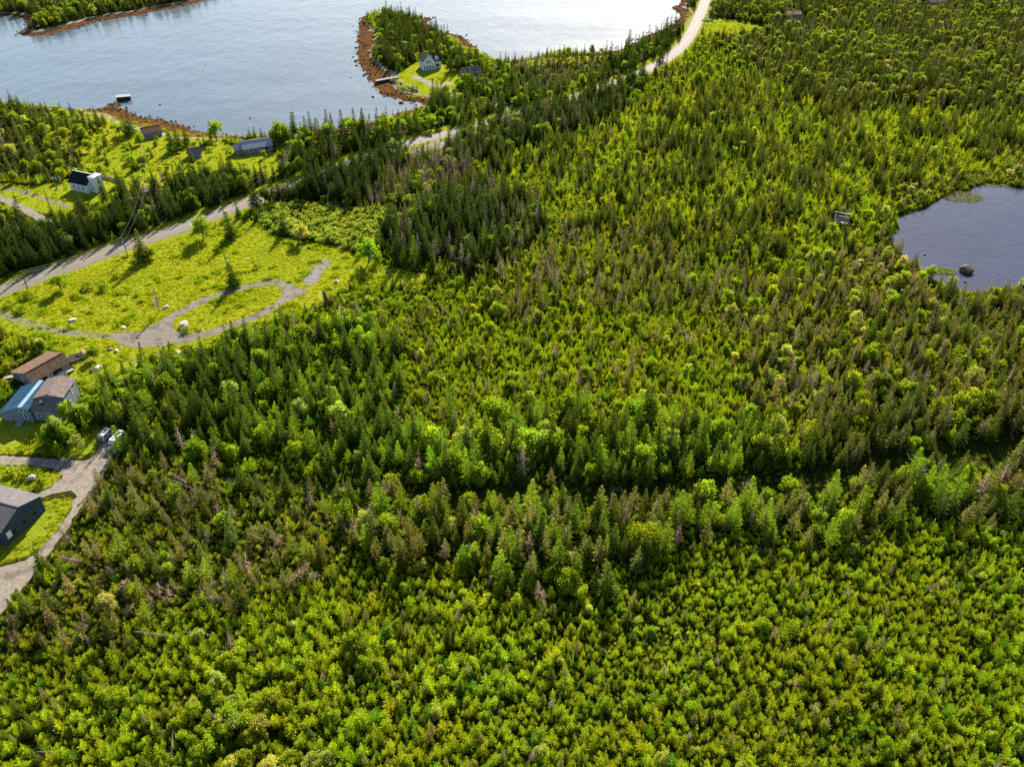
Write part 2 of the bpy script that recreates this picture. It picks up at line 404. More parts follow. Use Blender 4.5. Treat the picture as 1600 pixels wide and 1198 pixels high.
lake_o = MB().add([(lx[0], lx[1], LAKE), (ly[0], lx[1], LAKE), (ly[0], ly[1], LAKE), (lx[0], ly[1], LAKE)], [(0, 1, 2, 3)]).build("lake_water", water_material("lake_water", (.034, .035, .060), .09, .13, .22))
tag(lake_o, kind='structure')
GRAVEL = gravel_material("gravel", (.122, .106, .092), (.205, .182, .160))
PALE = gravel_material("pale_gravel", (.155, .132, .112), (.26, .225, .195))
TRACK = gravel_material("grassy_gravel", (.12, .10, .08), (.20, .17, .14), True)
GREYG = gravel_material("grey_stone", (.11, .10, .105), (.24, .225, .235), True, 1.6)
ASPH = asphalt_material()
def build_road():
    ribbon("road_shoulder", road, 4.9, .02, gravel_material("shoulder", (.13, .11, .088), (.21, .18, .15), True), .35)
    L = road; T = np.gradient(L, axis=0); T /= np.hypot(T[:, 0], T[:, 1])[:, None]; N = np.stack([-T[:, 1], T[:, 0]], 1)
    us = np.linspace(-1, 1, 13); vs, fs, ac = [], [], []
    for i in range(len(L)):
        for u in us: q = L[i] + N[i] * u * 3.9; vs.append((q[0], q[1], .05 + .05 * (1 - abs(u)))); ac.append(u)
    for i in range(len(L) - 1):
        for k in range(12): b = i * 13 + k; fs.append((b, b + 13, b + 14, b + 1))
    fs = [f[::-1] for f in fs]
    o = MB().add(vs, fs).build("road", ASPH); at = o.data.attributes.new("across", 'FLOAT', 'POINT'); at.data.foreach_set("value", np.array(ac, np.float32))
    if o.data.polygons[0].normal.z < 0: o.data.flip_normals()
    tag(o, kind='structure')
    ribbon("road_centre_line", resample(road, 3.0), .08, .108, surface("yellow_paint", (.42, .30, .06), (.30, .24, .10), 2.0))
build_road()
ribbon("lane", side, 2.1, .03, PALE, .4); ribbon("church_path", path, 1.1, .03, TRACK, .4)
ribbon("track_left_rut", track, .62, .04, GRAVEL, .15, .95); ribbon("track_right_rut", track, .62, .04, GRAVEL, .15, -.95)
ribbon("driveway", resample(loopA, .9), 1.85, .03, GRAVEL, .45)
ribbon("driveway", resample(loopB, .9), 2.05, .05, GRAVEL, .45)
RUT = gravel_material("packed_gravel", (.152, .134, .118), (.235, .208, .185))
for ln_ in (loopA, loopB):
    for s_ in (-.85, .85): ribbon("wheel_rut", resample(ln_, .9), .34, .105, RUT, .12, s_)
sheet("driveway", junction, .07, GRAVEL, .4); sheet("driveway", loop_end, .09, GRAVEL, .5)
sheet("gravel_pad", grey_pad, .05, GREYG, .6, 1.0); sheet("gravel_yard", gravel, .04, PALE, .4, 1.2, 1)
sheet("gravel_lot", verge_lot, .03, PALE, .5)
ribbon("driveway", pen_drive, 2.6, .03, PALE, .3); ribbon("driveway", pen_drive2, 2.2, .05, PALE, .3)

# ------------------------------------------------------------------ buildings
KEEP_OUT = []                                # (x, y, radius) kept clear of trees round the buildings
WHITE = surface("white_clapboard", (.66, .66, .68), (.78, .78, .78), .8, .7, .3, stripes=('Z', 2.2), bump=.1)
WTRIM = surface("white_trim", (.74, .74, .73), (.80, .80, .79), 3.0, .6)
GREYWALL = surface("grey_blue_siding", (.19, .215, .26), (.26, .285, .33), .7, .8, .3, stripes=('Z', 2.4), bump=.1)
SHINGLEW = surface("weathered_shingle_wall", (.15, .15, .17), (.26, .25, .26), 1.2, .9, .1, bump=.2, c3=(.10, .09, .09))
BARNWALL = surface("dark_slate_siding", (.035, .055, .085), (.055, .075, .105), .6, .8, .2, stripes=('Z', 2.2), bump=.1)
PINKWALL = surface("faded_brown_wall", (.22, .16, .15), (.30, .22, .20), .9, .85)
GREYROOF = surface("grey_shingle_roof", (.10, .095, .10), (.15, .14, .145), .9, .9, .2, stripes=('Z', 3.0), bump=.1)
BROWNROOF = surface("brown_shingle_roof", (.11, .065, .042), (.17, .105, .072), .8, .9, .1, bump=.15, c3=(.07, .042, .03))
HOUSEROOF = surface("mauve_grey_shingle_roof", (.14, .108, .105), (.20, .16, .15), .9, 1.0, .0, bump=.15, c3=(.10, .08, .076))
BLUEROOF = surface("blue_metal_roof", (.022, .062, .115), (.036, .085, .145), .5, 1.0, .0, 0.0, stripes=('X', 1.3))
LBLUE = surface("sky_sheen_blue_metal", (.17, .26, .38), (.23, .32, .44), .8, .6, .2, 0.0)  # blue metal, the sky's reflection on the flat ridge mixed into its colour
NAVYROOF = surface("black_navy_roof", (.010, .013, .022), (.018, .022, .034), 1.0, .9, .1, stripes=('Z', 3.0))
GREENROOF = surface("dark_green_roof", (.018, .042, .036), (.03, .06, .05), 1.0, .85, .2, stripes=('Z', 3.0))
LILACROOF = surface("lilac_grey_metal_roof", (.26, .25, .31), (.34, .33, .39), .7, .6, .2, 0.0, stripes=('X', 1.2))
GLASSM, _t = new_mat("window_glass"); G(_t).out(G(_t).bsdf((.015, .02, .03), .08, None, .6))
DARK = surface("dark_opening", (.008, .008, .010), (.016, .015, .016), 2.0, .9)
PLANK = surface("grey_planks", (.26, .24, .22), (.42, .40, .37), 1.4, .9, .1, stripes=('X', 2.5), bump=.2)
METAL = surface("dull_metal", (.28, .29, .30), (.42, .43, .44), 2.0, .45, .5, .5)
BLACKM = surface("black_rubber", (.012, .012, .013), (.02, .02, .022), 3.0, .8)
POLEW = surface("pole_wood", (.10, .075, .055), (.17, .135, .105), 2.0, .9, .1)

def window(par, face, at, z, w, h, d=0.0, trim=WTRIM, glass=GLASSM, name="window"):
    """a framed window on a wall of the local box; face: 'x-','x+','y-','y+', d = where that wall stands, at = place along it"""
    def b(mb, u0, u1, z0, z1, p0, p1):
        if face[0] == 'x': s = 1 if face[1] == '+' else -1; q = sorted((d + s * p0, d + s * p1)); return mb.box(q[0], q[1], u0, u1, z0, z1)
        s = 1 if face[1] == '+' else -1; q = sorted((d + s * p0, d + s * p1)); return mb.box(u0, u1, q[0], q[1], z0, z1)
    m = MB(); t = .12
    b(m, at - w/2 - t, at - w/2, z - t, z + h + t, -.02, .07); b(m, at + w/2, at + w/2 + t, z - t, z + h + t, -.02, .07)
    b(m, at - w/2, at + w/2, z - t, z, -.02, .08); b(m, at - w/2, at + w/2, z + h, z + h + t, -.02, .075)
    if w < 1.6: b(m, at - w/2, at + w/2, z + h * .47, z + h * .53, .0, .055)
    f = m.build(name, trim, par); p = MB(); b(p, at - w/2 + .002, at + w/2 - .002, z + .002, z + h - .002, .0, .03); p.build("pane", glass, f); return f
def door(par, face, at, w, h, d, mat, z=0.0):
    m = MB(); s = 1 if face[1] == '+' else -1; q = sorted((d - s * .02, d + s * .06))
    m.box(q[0], q[1], at - w/2, at + w/2, z, z + h) if face[0] == 'x' else m.box(at - w/2, at + w/2, q[0], q[1], z, z + h)
    o = m.build("door", mat, par); k = MB(); q2 = sorted((d + s * .06, d + s * .13)); a = at + w * .38
    k.box(q2[0], q2[1], a - .05, a + .05, z + h * .45, z + h * .5) if face[0] == 'x' else k.box(a - .05, a + .05, q2[0], q2[1], z + h * .45, z + h * .5)
    k.build("handle", METAL, o); return o
def gable(par, L, Wd, eave, ridge, wall, roof, over=.35, th=.16, x0=0.0, y0=None, ypk=None, fascia=None):
    """walls as one pentagonal block along x, and two roof slopes"""
    ya = -Wd / 2 if y0 is None else y0; yb = ya + Wd; yp = (ya + yb) / 2 if ypk is None else ypk
    MB().prism_x([(ya, -.3), (yb, -.3), (yb, eave), (yp, ridge), (ya, eave)], x0, x0 + L).build("wall", wall, par)
    m = MB()
    for ye in (ya, yb):
        sl = (ridge - eave) / abs(yp - ye); s = -1 if ye < yp else 1
        m.slab([(x0 - over, ye + s * over, eave - sl * over + th), (x0 + L + over, ye + s * over, eave - sl * over + th), (x0 + L + over, yp, ridge + th), (x0 - over, yp, ridge + th)], th * .9)
    r = m.build("roof", roof, par)
    c = MB(); c.box(x0 - over - .01, x0 + L + over + .01, yp - .16, yp + .16, ridge + th - .03, ridge + th + .04); c.build("ridge_cap", fascia or roof, r)
    return r
def frame_of(pa, pb, z=0.0):                 # world origin and heading of the base line from photo point a to b
    A, B = P(*pa, z), P(*pb, z); d = B - A; return A, math.atan2(d[1], d[0]), float(np.hypot(*d))

def dark_barn():
    A, B = P(72, 797), P(12, 853); d = B - A; Wd = float(np.hypot(*d)); M = (A + B) / 2
    o = thing("barn", "large dark slate barn with grey shingled gable roof beside the gravel track", "barn", (M[0], M[1], 0), math.atan2(d[1], d[0]) + math.pi / 2 * -1 + math.pi)
    # local: ridge runs along -x? heading chosen so that +x points away from the gable seen here
    ang = math.atan2(d[1], d[0]) - math.pi / 2; o.rotation_euler = (0, 0, ang)
    gable(o, 20, Wd, 4.9, 7.1, BARNWALL, GREYROOF, .45)
    for i, y in enumerate((-.26, .0, .26)): window(o, 'x-', -y * Wd, 1.5, 1.0, 1.1, 0.0, BARNWALL, DARK)
    dr = MB(); dr.box(-.07, .02, -Wd * .5 + 1.0, -Wd * .5 + 2.2, .7, 2.9); 
    s = 1
    window(o, 'x-', Wd * .5 - 1.6, 1.6, 1.1, 1.6, 0.0, WTRIM, WTRIM)
    c = o.location; KEEP_OUT.append((c.x - 9, c.y + 3, 13)); KEEP_OUT.append((c.x - 2, c.y, 8)); return o
def brown_shed():
    a, b = P(55, 607), P(111, 575); d = b - a; ang = math.atan2(d[1], d[0]); L = float(np.hypot(*d))
    ux, uy = np.array([math.cos(ang), math.sin(ang)]), np.array([-math.sin(ang), math.cos(ang)])
    yr = float(np.dot(P(72, 567.5, 4.2) - a, uy)); yf = float(np.dot(P(54.5, 556.7, 3.4) - a, uy))
    o = thing("shed", "long weathered shed with a brown shingle roof next to the blue roofed house", "shed", (a[0], a[1], 0), ang)
    print('shed', L, yr, yf)
    gable(o, L, yf, 2.5, 4.7, SHINGLEW, BROWNROOF, .4, y0=0.0, ypk=max(1.6, yr))
    r = next(c for c in o.children if c.name.startswith('roof'))
    m = MB(); m.box(-.03, .05, 0, 0, 0, 0) if False else None
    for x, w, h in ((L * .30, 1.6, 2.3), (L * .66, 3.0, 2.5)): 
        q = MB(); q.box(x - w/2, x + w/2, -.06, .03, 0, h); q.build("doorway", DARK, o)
    q = MB(); q.tube((L * .78, .6, 3.6), (L * .78, .6, 5.0), .09, None, 6); q.build("stovepipe", METAL, o)
    window(o, 'y-', L * .45, 1.2, .9, .9, 0.0); window(o, 'x-', yf * .5, 1.4, .9, 1.0, 0.0)
    KEEP_OUT.append((a[0] + ux[0] * L / 2 + uy[0] * yf / 2, a[1] + ux[1] * L / 2 + uy[1] * yf / 2, 10)); return o
def grey_house():
    a, b = P(57, 657), P(103, 656); ang = math.atan2((b - a)[1], (b - a)[0]); Wd = float(np.hypot(*(b - a)))
    ux, uy = np.array([math.cos(ang), math.sin(ang)]), np.array([-math.sin(ang), math.cos(ang)])
    D = float(np.dot(P(136, 618) - a, uy)); o = thing("house", "grey sided house with a mauve shingle roof between blue roofed house and spruces", "house", (a[0], a[1], 0), ang)
    print('house', Wd, D); lean = 3.0; ev, rg = 6.0, 7.2
    MB().prism_y([(.25, -.3), (Wd - .25, -.3), (Wd - .25, ev), (Wd / 2, rg), (.25, ev)], lean, D).build("wall", GREYWALL, o)
    MB().prism_x([(0, -.3), (lean - .01, -.3), (lean - .01, ev - .35), (0, 3.6)], 0, Wd).build("porch_wall", GREYWALL, o)
    m = MB(); ov = .4
    for s in (-1, 1):
        xe = Wd / 2 + s * (Wd / 2 - .25 + ov); ze = ev - (rg - ev) / (Wd / 2) * ov + .16
        m.slab([(xe, lean - .5, ze), (xe, D + ov, ze), (Wd / 2, D + ov, rg + .16), (Wd / 2, lean - .5, rg + .16)], .15)
    r = m.build("roof", HOUSEROOF, o); c = MB(); c.box(Wd/2 - .14, Wd/2 + .14, lean - .5, D + ov, rg + .12, rg + .21); c.build("ridge_cap", HOUSEROOF, r)
    m = MB(); m.slab([(-.35, -.4, 3.45), (Wd + .35, -.4, 3.45), (Wd + .1, lean + .05, ev + .05), (-.1, lean + .05, ev + .05)], .15); r2 = m.build("porch_roof", HOUSEROOF, o)
    m = MB(); m.tube((2.6, 1.3, 4.4), (2.6, 1.3, 5.7), .16, None, 8); v = m.build("vent_pipe", BLACKM, r2); m = MB(); m.box(2.2, 3.0, .95, 1.65, 5.7, 5.85); m.build("vent_cap", WTRIM, v) if False else m.build("vent_cap", WTRIM, o)
    window(o, 'y-', 1.4, 1.3, .8, 1.2, 0.0); window(o, 'y-', 4.6, 1.3, .8, 1.2, 0.0); window(o, 'x+', D * .72, 3.6, .9, 1.2, Wd - .25); window(o, 'x+', D * .5, 1.2, .9, 1.2, Wd - .25); door(o, 'x+', lean + .9, .9, 2.0, Wd - .25, PINKWALL)
    # blue roofed neighbour sharing the left wall
    a2 = P(8, 655); X2 = float(np.dot(a2 - a, ux)); D2 = 12.5
    h = thing("house", "house with a bright blue metal roof and pale raised ridge, joined to the grey house", "house", (a[0] + ux[0] * (X2) , a[1] + ux[1] * X2, 0), ang - math.radians(3)); W2 = -X2 - .35
    print('blue', W2); xm0, xm1 = W2 * .66, W2 * .66 + 1.2; ze, zt = 2.9, 5.0
    MB().prism_y([(0, -.3), (W2, -.3), (W2, 3.6), (xm1, zt), (xm0, zt), (0, ze)], 0, D2).build("wall", GREYWALL, h)
    m = MB(); sw = (zt - ze) / xm0; m.slab([(-.4, -.5, ze - .4 * sw + .17), (-.4, D2 + .4, ze - .4 * sw + .17), (xm0 + .02, D2 + .4, zt + .17), (xm0 + .02, -.5, zt + .17)], .12); m.slab([(xm1 - .02, -.3, zt + .1), (xm1 - .02, D2 + .4, zt + .1), (W2 + .2, D2 + .4, 3.75), (W2 + .2, -.3, 3.75)], .12); m.build("roof", BLUEROOF, h)
    m = MB(); m.box(xm0, xm1, -.25, D2 + .3, zt + .18, zt + .36); m.build("raised_ridge", LBLUE, h)
    window(h, 'y-', (xm0 + xm1) / 2, 3.5, .9, .9, 0.0); window(h, 'y-', W2 * .80, 1.4, .9, 1.2, 0.0); window(h, 'y-', W2 * .22, 1.2, 1.0, 1.0, 0.0)
    m = MB(); m.box(W2 * .5, W2 * .72, -2.2, -.02, -.1, .55); m.build("porch", PLANK, h)
    for t in (.25, .75): c = a + ux * (X2 + W2 * t * 1.0) + uy * D2 * t; KEEP_OUT.append((c[0], c[1], 9))
    c = a + ux * Wd / 2 + uy * D / 2; KEEP_OUT.append((c[0], c[1], 7.5)); c = a + ux * Wd / 2 - uy * 3; KEEP_OUT.append((c[0], c[1], 6)); KEEP_OUT.append((c[0] - 9, c[1] - 2, 9))
def church():
    a, d = P(111, 297), P(139, 303); v = d - a; ang = math.atan2(v[1], v[0]); L = float(np.hypot(*v)); Wd = 8.2
    o = thing("church", "small white church with a steep black roof and a squat white tower", "church", (a[0], a[1], 0), ang); print('church', L)
    gable(o, L, Wd, 3.9, 7.6, WHITE, NAVYROOF, .3, y0=0.0, fascia=WTRIM)
    for x in (.24, .50, .76): window(o, 'y-', L * x, 1.3, .75, 1.7, 0.0)
    t = MB(); t.box(L + .005, L + 3.2, Wd * .5 - 2.3, Wd * .5 + 2.3, -.3, 7.0); tw = t.build("tower", WHITE, o)
    m = MB(); z0, z1 = 7.0, 8.2; x0, x1, y0, y1 = L - .1, L + 3.4, Wd * .5 - 2.5, Wd * .5 + 2.5; m.box(x0, x1, y0, y1, z0 + .005, z0 + .25); m.add([(x0, y0, z0 + .255), (x1, y0, z0 + .255), (x1, y1, z0 + .255), (x0, y1, z0 + .255), ((x0 + x1)/2, (y0+y1)/2, z1)], [(0,1,4),(1,2,4),(2,3,4),(3,0,4)]); m.build("tower_roof", WTRIM, tw)
    window(o, 'y-', L + 1.6, 1.5, .7, 1.5, Wd * .5 - 2.3); door(o, 'x+', Wd * .5, 1.5, 2.4, L + 3.2, PINKWALL); window(o, 'x+', Wd * .5, 3.8, .8, 1.5, L + 3.2)
    m = MB(); m.box(.6, 1.2, Wd * .5 + .6, Wd * .5 + 1.2, 6.0, 8.2); m.build("chimney", WTRIM, o)
    c = P(128, 296); KEEP_OUT.append((c[0], c[1] + 3, 9)); return o
def white_house():
    a = P(661, 111); ang = math.radians(20); o = thing("house", "white two storey house with a dark green roof on the point across the inlet", "house", (a[0], a[1], 0), ang)
    # main block with its gable facing the drive, a lower wing on the right
    Wd, D = 7.8, 9.5; ev, rg = 5.4, 9.0
    MB().prism_y([(0, -.3), (Wd, -.3), (Wd, ev), (Wd / 2, rg), (0, ev)], 0, D).build("wall", WHITE, o)
    m = MB(); sl = (rg - ev) / (Wd / 2)
    for s in (-1, 1):
        xe = Wd / 2 + s * (Wd / 2 + .45); m.slab([(xe, -.4, ev - sl * .45 + .18), (xe, D + .4, ev - sl * .45 + .18), (Wd / 2, D + .4, rg + .18), (Wd / 2, -.4, rg + .18)], .16)
    r = m.build("roof", GREENROOF, o); c = MB(); c.box(5.2, 6.0, D - 2, D - 1.2, 7, 9.6); c.build("chimney", PINKWALL, r)
    for x in (1.2, 3.0, 4.8, 6.6): window(o, 'y-', x, 1.0, .95, 1.6, 0.0)
    for x in (3.0, 4.8): window(o, 'y-', x, 4.4, 1.0, 1.5, 0.0)
    for y in (2.0, 5.2): window(o, 'x-', y, 1.2, 1.0, 1.5, 0.0); window(o, 'x-', y, 3.8 - .6, 1.0, 1.2, 0.0)
    m = MB(); m.prism_x([(2.5, -.3), (9.0, -.3), (9.0, 4.6), (5.75, 7.6), (2.5, 4.6)], Wd + .005, Wd + 5.0); m.build("wing_wall", WHITE, o)
    m = MB(); m.slab([(Wd, 2.1, 4.4), (Wd + 5.4, 2.1, 4.4), (Wd + 5.4, 5.75, 7.8), (Wd, 5.75, 7.8)], .16); m.slab([(Wd, 9.4, 4.4), (Wd + 5.4, 9.4, 4.4), (Wd + 5.4, 5.75, 7.8), (Wd, 5.75, 7.8)], .16); m.build("wing_roof", GREENROOF, o)
    window(o, 'y-', Wd + 2.6, 1.0, 2.2, 1.8, 2.5); m = MB(); m.prism_y([(Wd + 1.2, 4.5), (Wd + 3.6, 4.5), (Wd + 3.6, 6.2), (Wd + 2.4, 7.4), (Wd + 1.2, 6.2)], 2.7, 5.0); dm = m.build("dormer", WHITE, o); window(o, 'y-', Wd + 2.4, 5.0, .9, 1.1, 2.7)
    m = MB(); m.box(-.6, Wd + 1, -1.9, -.02, -.2, .5); m.build("deck", PLANK, o)
    KEEP_OUT.append((a[0] + 4, a[1] + 4, 11)); KEEP_OUT.append((a[0] + 2, a[1] - 6, 10)); return o
def simple_house(name, label, cat, pa, pb, Wd, eave, ridge, wall, roof, wins=(), doorat=None, rad=8, chim=None, L=None):
    a, ang, L0 = frame_of(pa, pb); L = L or L0; o = thing(name, label, cat, (a[0], a[1], 0), ang); gable(o, L, Wd, eave, ridge, wall, roof, .4, y0=0.0)
    for face, at, z, w, h in wins: window(o, face, at if face[0] == 'x' else at * L, z, w, h, {'x-': 0.0, 'x+': L, 'y-': 0.0, 'y+': Wd}[face])
    if doorat: door(o, doorat[0], doorat[1] if doorat[0][0] == 'x' else doorat[1] * L, doorat[2], doorat[3], {'x-': 0.0, 'x+': L, 'y-': 0.0}[doorat[0]], doorat[4])
    if chim: MB().box(L * chim, L * chim + .7, Wd * .5 - .35, Wd * .5 + .35, ridge - .5, ridge + 1.1).build("chimney", PINKWALL, o)
    ca, sa = math.cos(ang), math.sin(ang); KEEP_OUT.append((a[0] + ca * L / 2 - sa * Wd / 2, a[1] + sa * L / 2 + ca * Wd / 2, rad)); return o
dark_barn(); brown_shed(); grey_house(); church(); white_house()
simple_house("shed", "grey boathouse shed with brown roof and pale door by the seaweed shore", "shed", (227,218), (254,213), 7.0, 3.0, 4.9, SHINGLEW, BROWNROOF, (), ('x-', 3.5, 3.6, 2.7, WTRIM), 8)
h_ = simple_house("house", "low house with a lilac-grey metal roof near the inlet shore", "house", (382,243), (427,236), 8.5, 3.0, 5.4, SHINGLEW, LILACROOF, (('y-', .25, 1.2, 1.6, 1.2), ('y-', .55, 1.2, 1.0, 1.2), ('y-', .8, 1.0, 2.0, 1.6)), ('y-', .42, .95, 2.0, PINKWALL), 11)
m = MB(); m.prism_x([(1.2, -.3), (7.0, -.3), (7.0, 2.7), (4.1, 4.5), (1.2, 2.7)], -3.6, -.01); m.build("annex_wall", SHINGLEW, h_)
m = MB(); m.slab([(-3.9, .8, 2.6), (-.42, .8, 2.6), (-.42, 4.1, 4.65), (-3.9, 4.1, 4.65)], .14); m.slab([(-3.9, 7.4, 2.6), (-.42, 7.4, 2.6), (-.42, 4.1, 4.65), (-3.9, 4.1, 4.65)], .14); m.build("annex_roof", LILACROOF, h_)
simple_house("cabin", "small dark grey cabin half hidden by trees left of the lilac roofed house", "cabin", (296,249), (316,246), 5.0, 2.8, 4.6, SHINGLEW, HOUSEROOF, (('x+', 2.5, 1.0, .9, 1.1),), ('x+', 1.2, .9, 2.0, WTRIM), 6)
simple_house("cottage", "cottage with a grey-brown roof among trees right of the white house", "cottage", (727,125), (752,121), 8.0, 3.4, 5.9, PINKWALL, HOUSEROOF, (('y-', .25, 1.1, 1.0, 1.3), ('y-', .7, 1.1, 1.4, 1.3), ('x-', 4.0, 1.1, 1.2, 1.3)), ('y-', .48, .95, 2.0, WTRIM), 10, .6)
simple_house("house", "brown roofed house among dark trees in the far corner above the field", "house", (1229,33), (1251,33), 10.0, 4.6, 6.2, PINKWALL, BROWNROOF, (('y-', .3, 1.4, 1.4, 1.4), ('y-', .7, 1.4, 1.4, 1.4)), ('y-', .5, .95, 2.0, WTRIM), 12, .45)
simple_house("shed", "tiny cream shed beside the leaning highway pole", "shed", (224,308), (234,305), 2.8, 2.2, 3.0, WHITE, PLANK, (), ('y-', .5, .9, 1.8, PINKWALL), 4)
simple_house("building", "pale roofed building barely showing on the far dark ridge", "house", (1452,12), (1478,11), 9.0, 3.6, 5.4, PINKWALL, HOUSEROOF, (('y-', .3, 1.2, 1.4, 1.2), ('y-', .7, 1.2, 1.4, 1.2)), None, 12)

def ruined_shack():
    a = P(1302, 349); o = thing("ruin", "collapsed grey plank shack with one standing roof beam by the pond path", "shack", (a[0], a[1], 0), math.radians(-14))
    m = MB(); m.slab([(0, 0, 1.6), (6.2, .2, .9), (6.4, 3.4, 2.0), (.4, 3.6, 2.6)], .15); m.build("fallen_roof", surface("rotten_boards", (.16, .12, .11), (.28, .22, .20), 1.5, .95, .1, bump=.3, stripes=('Y', 2.0)), o)
    for x, y, h in ((.1, -.1, 2.3), (6.0, 3.5, 2.6), (.6, 3.9, 3.4), (5.4, .1, 1.4)): MB().tube((x, y, -.2), (x + .15, y, h), .11, .10, 6).build("post", GREYWOOD_, o)
    b = MB(); b.slab([(.2, 3.8, 3.45), (6.9, 3.9, 2.95), (6.9, 4.5, 2.95), (.2, 4.4, 3.45)], .18); b.build("roof_beam", PLANK, o)
    b = MB(); b.slab([(.5, .4, .15), (5.8, .4, .15), (5.8, 3.2, .2), (.5, 3.2, .2)], .1); b.build("floor", PLANK, o); KEEP_OUT.extend([(a[0] + 3, a[1] + 1, 5.5), (a[0] + 2.5, a[1] - 5, 5.0)])
GREYWOOD_ = surface("old_grey_wood", (.12, .10, .085), (.25, .22, .195), 2.0, .9, .1)
ruined_shack()

def wharf():
    a, b = P(587, 127, .3), P(622, 120, .6); d = b - a; L = float(np.hypot(*d)); o = thing("wharf", "pale plank wharf reaching from the lawn into the seaweed shore", "wharf", (a[0], a[1], 0), math.atan2(d[1], d[0]))
    MB().box(0, L, -1.6, 1.6, .35, .6).build("deck", PLANK, o); MB().box(.3, L - 1, -1.45, 1.45, -2.2, .345).build("crib", surface("dark_timber", (.03, .025, .02), (.07, .055, .045), 1.5, .9, .1, stripes=('Z', 1.6)), o)
    for s in (-1, 1): MB().box(0, L, s * 1.5 - .1, s * 1.5 + .1, .605, .8).build("kerb_rail", PLANK, o)
def crib():
    a = P(183, 159, SEA); o = thing("mooring_crib", "dark timber crib with pale deck standing at the end of the rocky spit", "wharf", (a[0], a[1], SEA), math.radians(18))
    MB().box(0, 7.5, 0, 4.5, -.8, 2.1).build("crib", surface("tarred_timber", (.02, .017, .02), (.05, .04, .045), 1.5, .9, .1, stripes=('Z', 1.6)), o); MB().box(-.2, 7.7, -.2, 4.7, 2.105, 2.4).build("deck", PLANK, o)
wharf(); crib()

# ------------------------------------------------------------------ campers and yard things
CAMPER = surface("off_white_fibreglass", (.50, .51, .50), (.58, .58, .56), 1.5, .4, .5); STRIPE = surface("brown_stripe", (.14, .09, .06), (.18, .12, .08), 2, .5)
def camper(label, px, py, heading, L, Wd, H):
    a = P(px, py); o = thing("camper_trailer", label, "camper", (a[0], a[1], 0), heading)
    prof = [(0, .55), (L * .97, .55), (L, 1.2), (L * .95, H), (L * .10, H), (0, H * .62)]
    MB().prism_y([(x, z) for x, z in prof], -Wd / 2, Wd / 2).build("body", CAMPER, o, .06)
    for s in (-1, 1):
        q = sorted((s * Wd / 2 + s * .0, s * (Wd / 2 + .02))); MB().box(.3, L * .93, q[0], q[1], 1.0, 1.18).build("stripe", STRIPE, o)
        w = MB(); w.tube((L * .5, s * (Wd / 2 - .2), .36), (L * .5, s * (Wd / 2 + .04), .36), .36, None, 14); t = w.build("wheel", BLACKM, o); r = MB(); r.tube((L * .5, s * (Wd / 2 + .041), .36), (L * .5, s * (Wd / 2 + .07), .36), .18, None, 10); r.build("rim", METAL, t)
        for x in (.25, .72): window(o, 'y-' if s < 0 else 'y+', L * x, 1.5, 1.0, .6, s * Wd / 2, METAL)
    window(o, 'x-', 0, 1.05, Wd * .6, .5, -.02, METAL) ; door(o, 'y-', L * .48, .65, 1.75, -Wd / 2, CAMPER, .6)
    m = MB(); m.box(L * .42, L * .52, -.25, .25, H + .005, H + .12); m.build("roof_hatch", DARK, o); m = MB(); m.box(L * .66, L * .80, -.35, .35, H + .005, H + .26); m.build("air_conditioner", STRIPE, o)
    m = MB(); m.tube((0, -.5, .5), (-1.2, 0, .45), .05, None, 6); m.tube((0, .5, .5), (-1.2, 0, .45), .05, None, 6); m.build("tow_bar", METAL, o)
    KEEP_OUT.append((a[0] + math.cos(heading) * L / 2, a[1] + math.sin(heading) * L / 2, 3.4)); KEEP_OUT.append((a[0] - math.cos(heading) * 2, a[1] - 2.5, 4.2))
camper("white camper trailer with brown roof fittings, parked among the trees", 176, 701, math.radians(74), 5.4, 1.95, 2.6)
camper("squat white camper with a grey roof, beside the longer camper", 159, 691, math.radians(76), 4.2, 1.95, 2.1)
def boat_trailer():
    a = P(76, 596); o = thing("boat", "long grey open boat lying on a trailer in front of the brown roofed shed", "boat", (a[0], a[1], 0), math.radians(52))
    n = 9; vs, fs = [], []
    for i in range(n):
        t = i / (n - 1); w = .95 * (1 - max(0, (t - .45) / .55) ** 2.2) + .02; x = t * 6.2; zz = .75 + .35 * t ** 2
        vs += [(x, -w, zz), (x, -w * .55, zz - .55), (x, 0, zz - .7), (x, w * .55, zz - .55), (x, w, zz), (x, w * .86, zz - .02), (x, w * .45, zz - .42), (x, 0, zz - .5), (x, -w * .45, zz - .42), (x, -w * .86, zz - .02)]
    for i in range(n - 1):
        for k in range(10): fs.append((i * 10 + k, (i + 1) * 10 + k, (i + 1) * 10 + (k + 1) % 10, i * 10 + (k + 1) % 10))
    fs += [tuple(range(10)), tuple(range((n - 1) * 10, n * 10))[::-1]]
    MB().add(vs, fs).build("hull", surface("grey_paint", (.30, .30, .30), (.42, .41, .40), 2, .6), o)
    for x in (1.4, 3.2): MB().box(x, x + .3, -.72, .72, .62, .68).build("bench", PLANK, o)
    MB().tube((-1.0, .5, .3), (6.4, .2, .32), .06, None, 6).tube((-1.0, -.5, .3), (6.4, -.2, .32), .06, None, 6).build("trailer_frame", METAL, o)
    for s in (-1, 1): MB().tube((1.8, s * .75, .3), (1.8, s * .95, .3), .3, None, 12).build("wheel", BLACKM, o)
boat_trailer()
def barrel(px, py, label, mat):
    x, y = P(px, py); o = thing("barrel", label, "barrel", (x, y, 0)); MB().tube((0, 0, 0), (0, 0, .9), .30, .30, 12).build("drum", mat, o); MB().tube((0, 0, .902), (0, 0, .95), .31, .31, 12).build("lid", METAL, o)
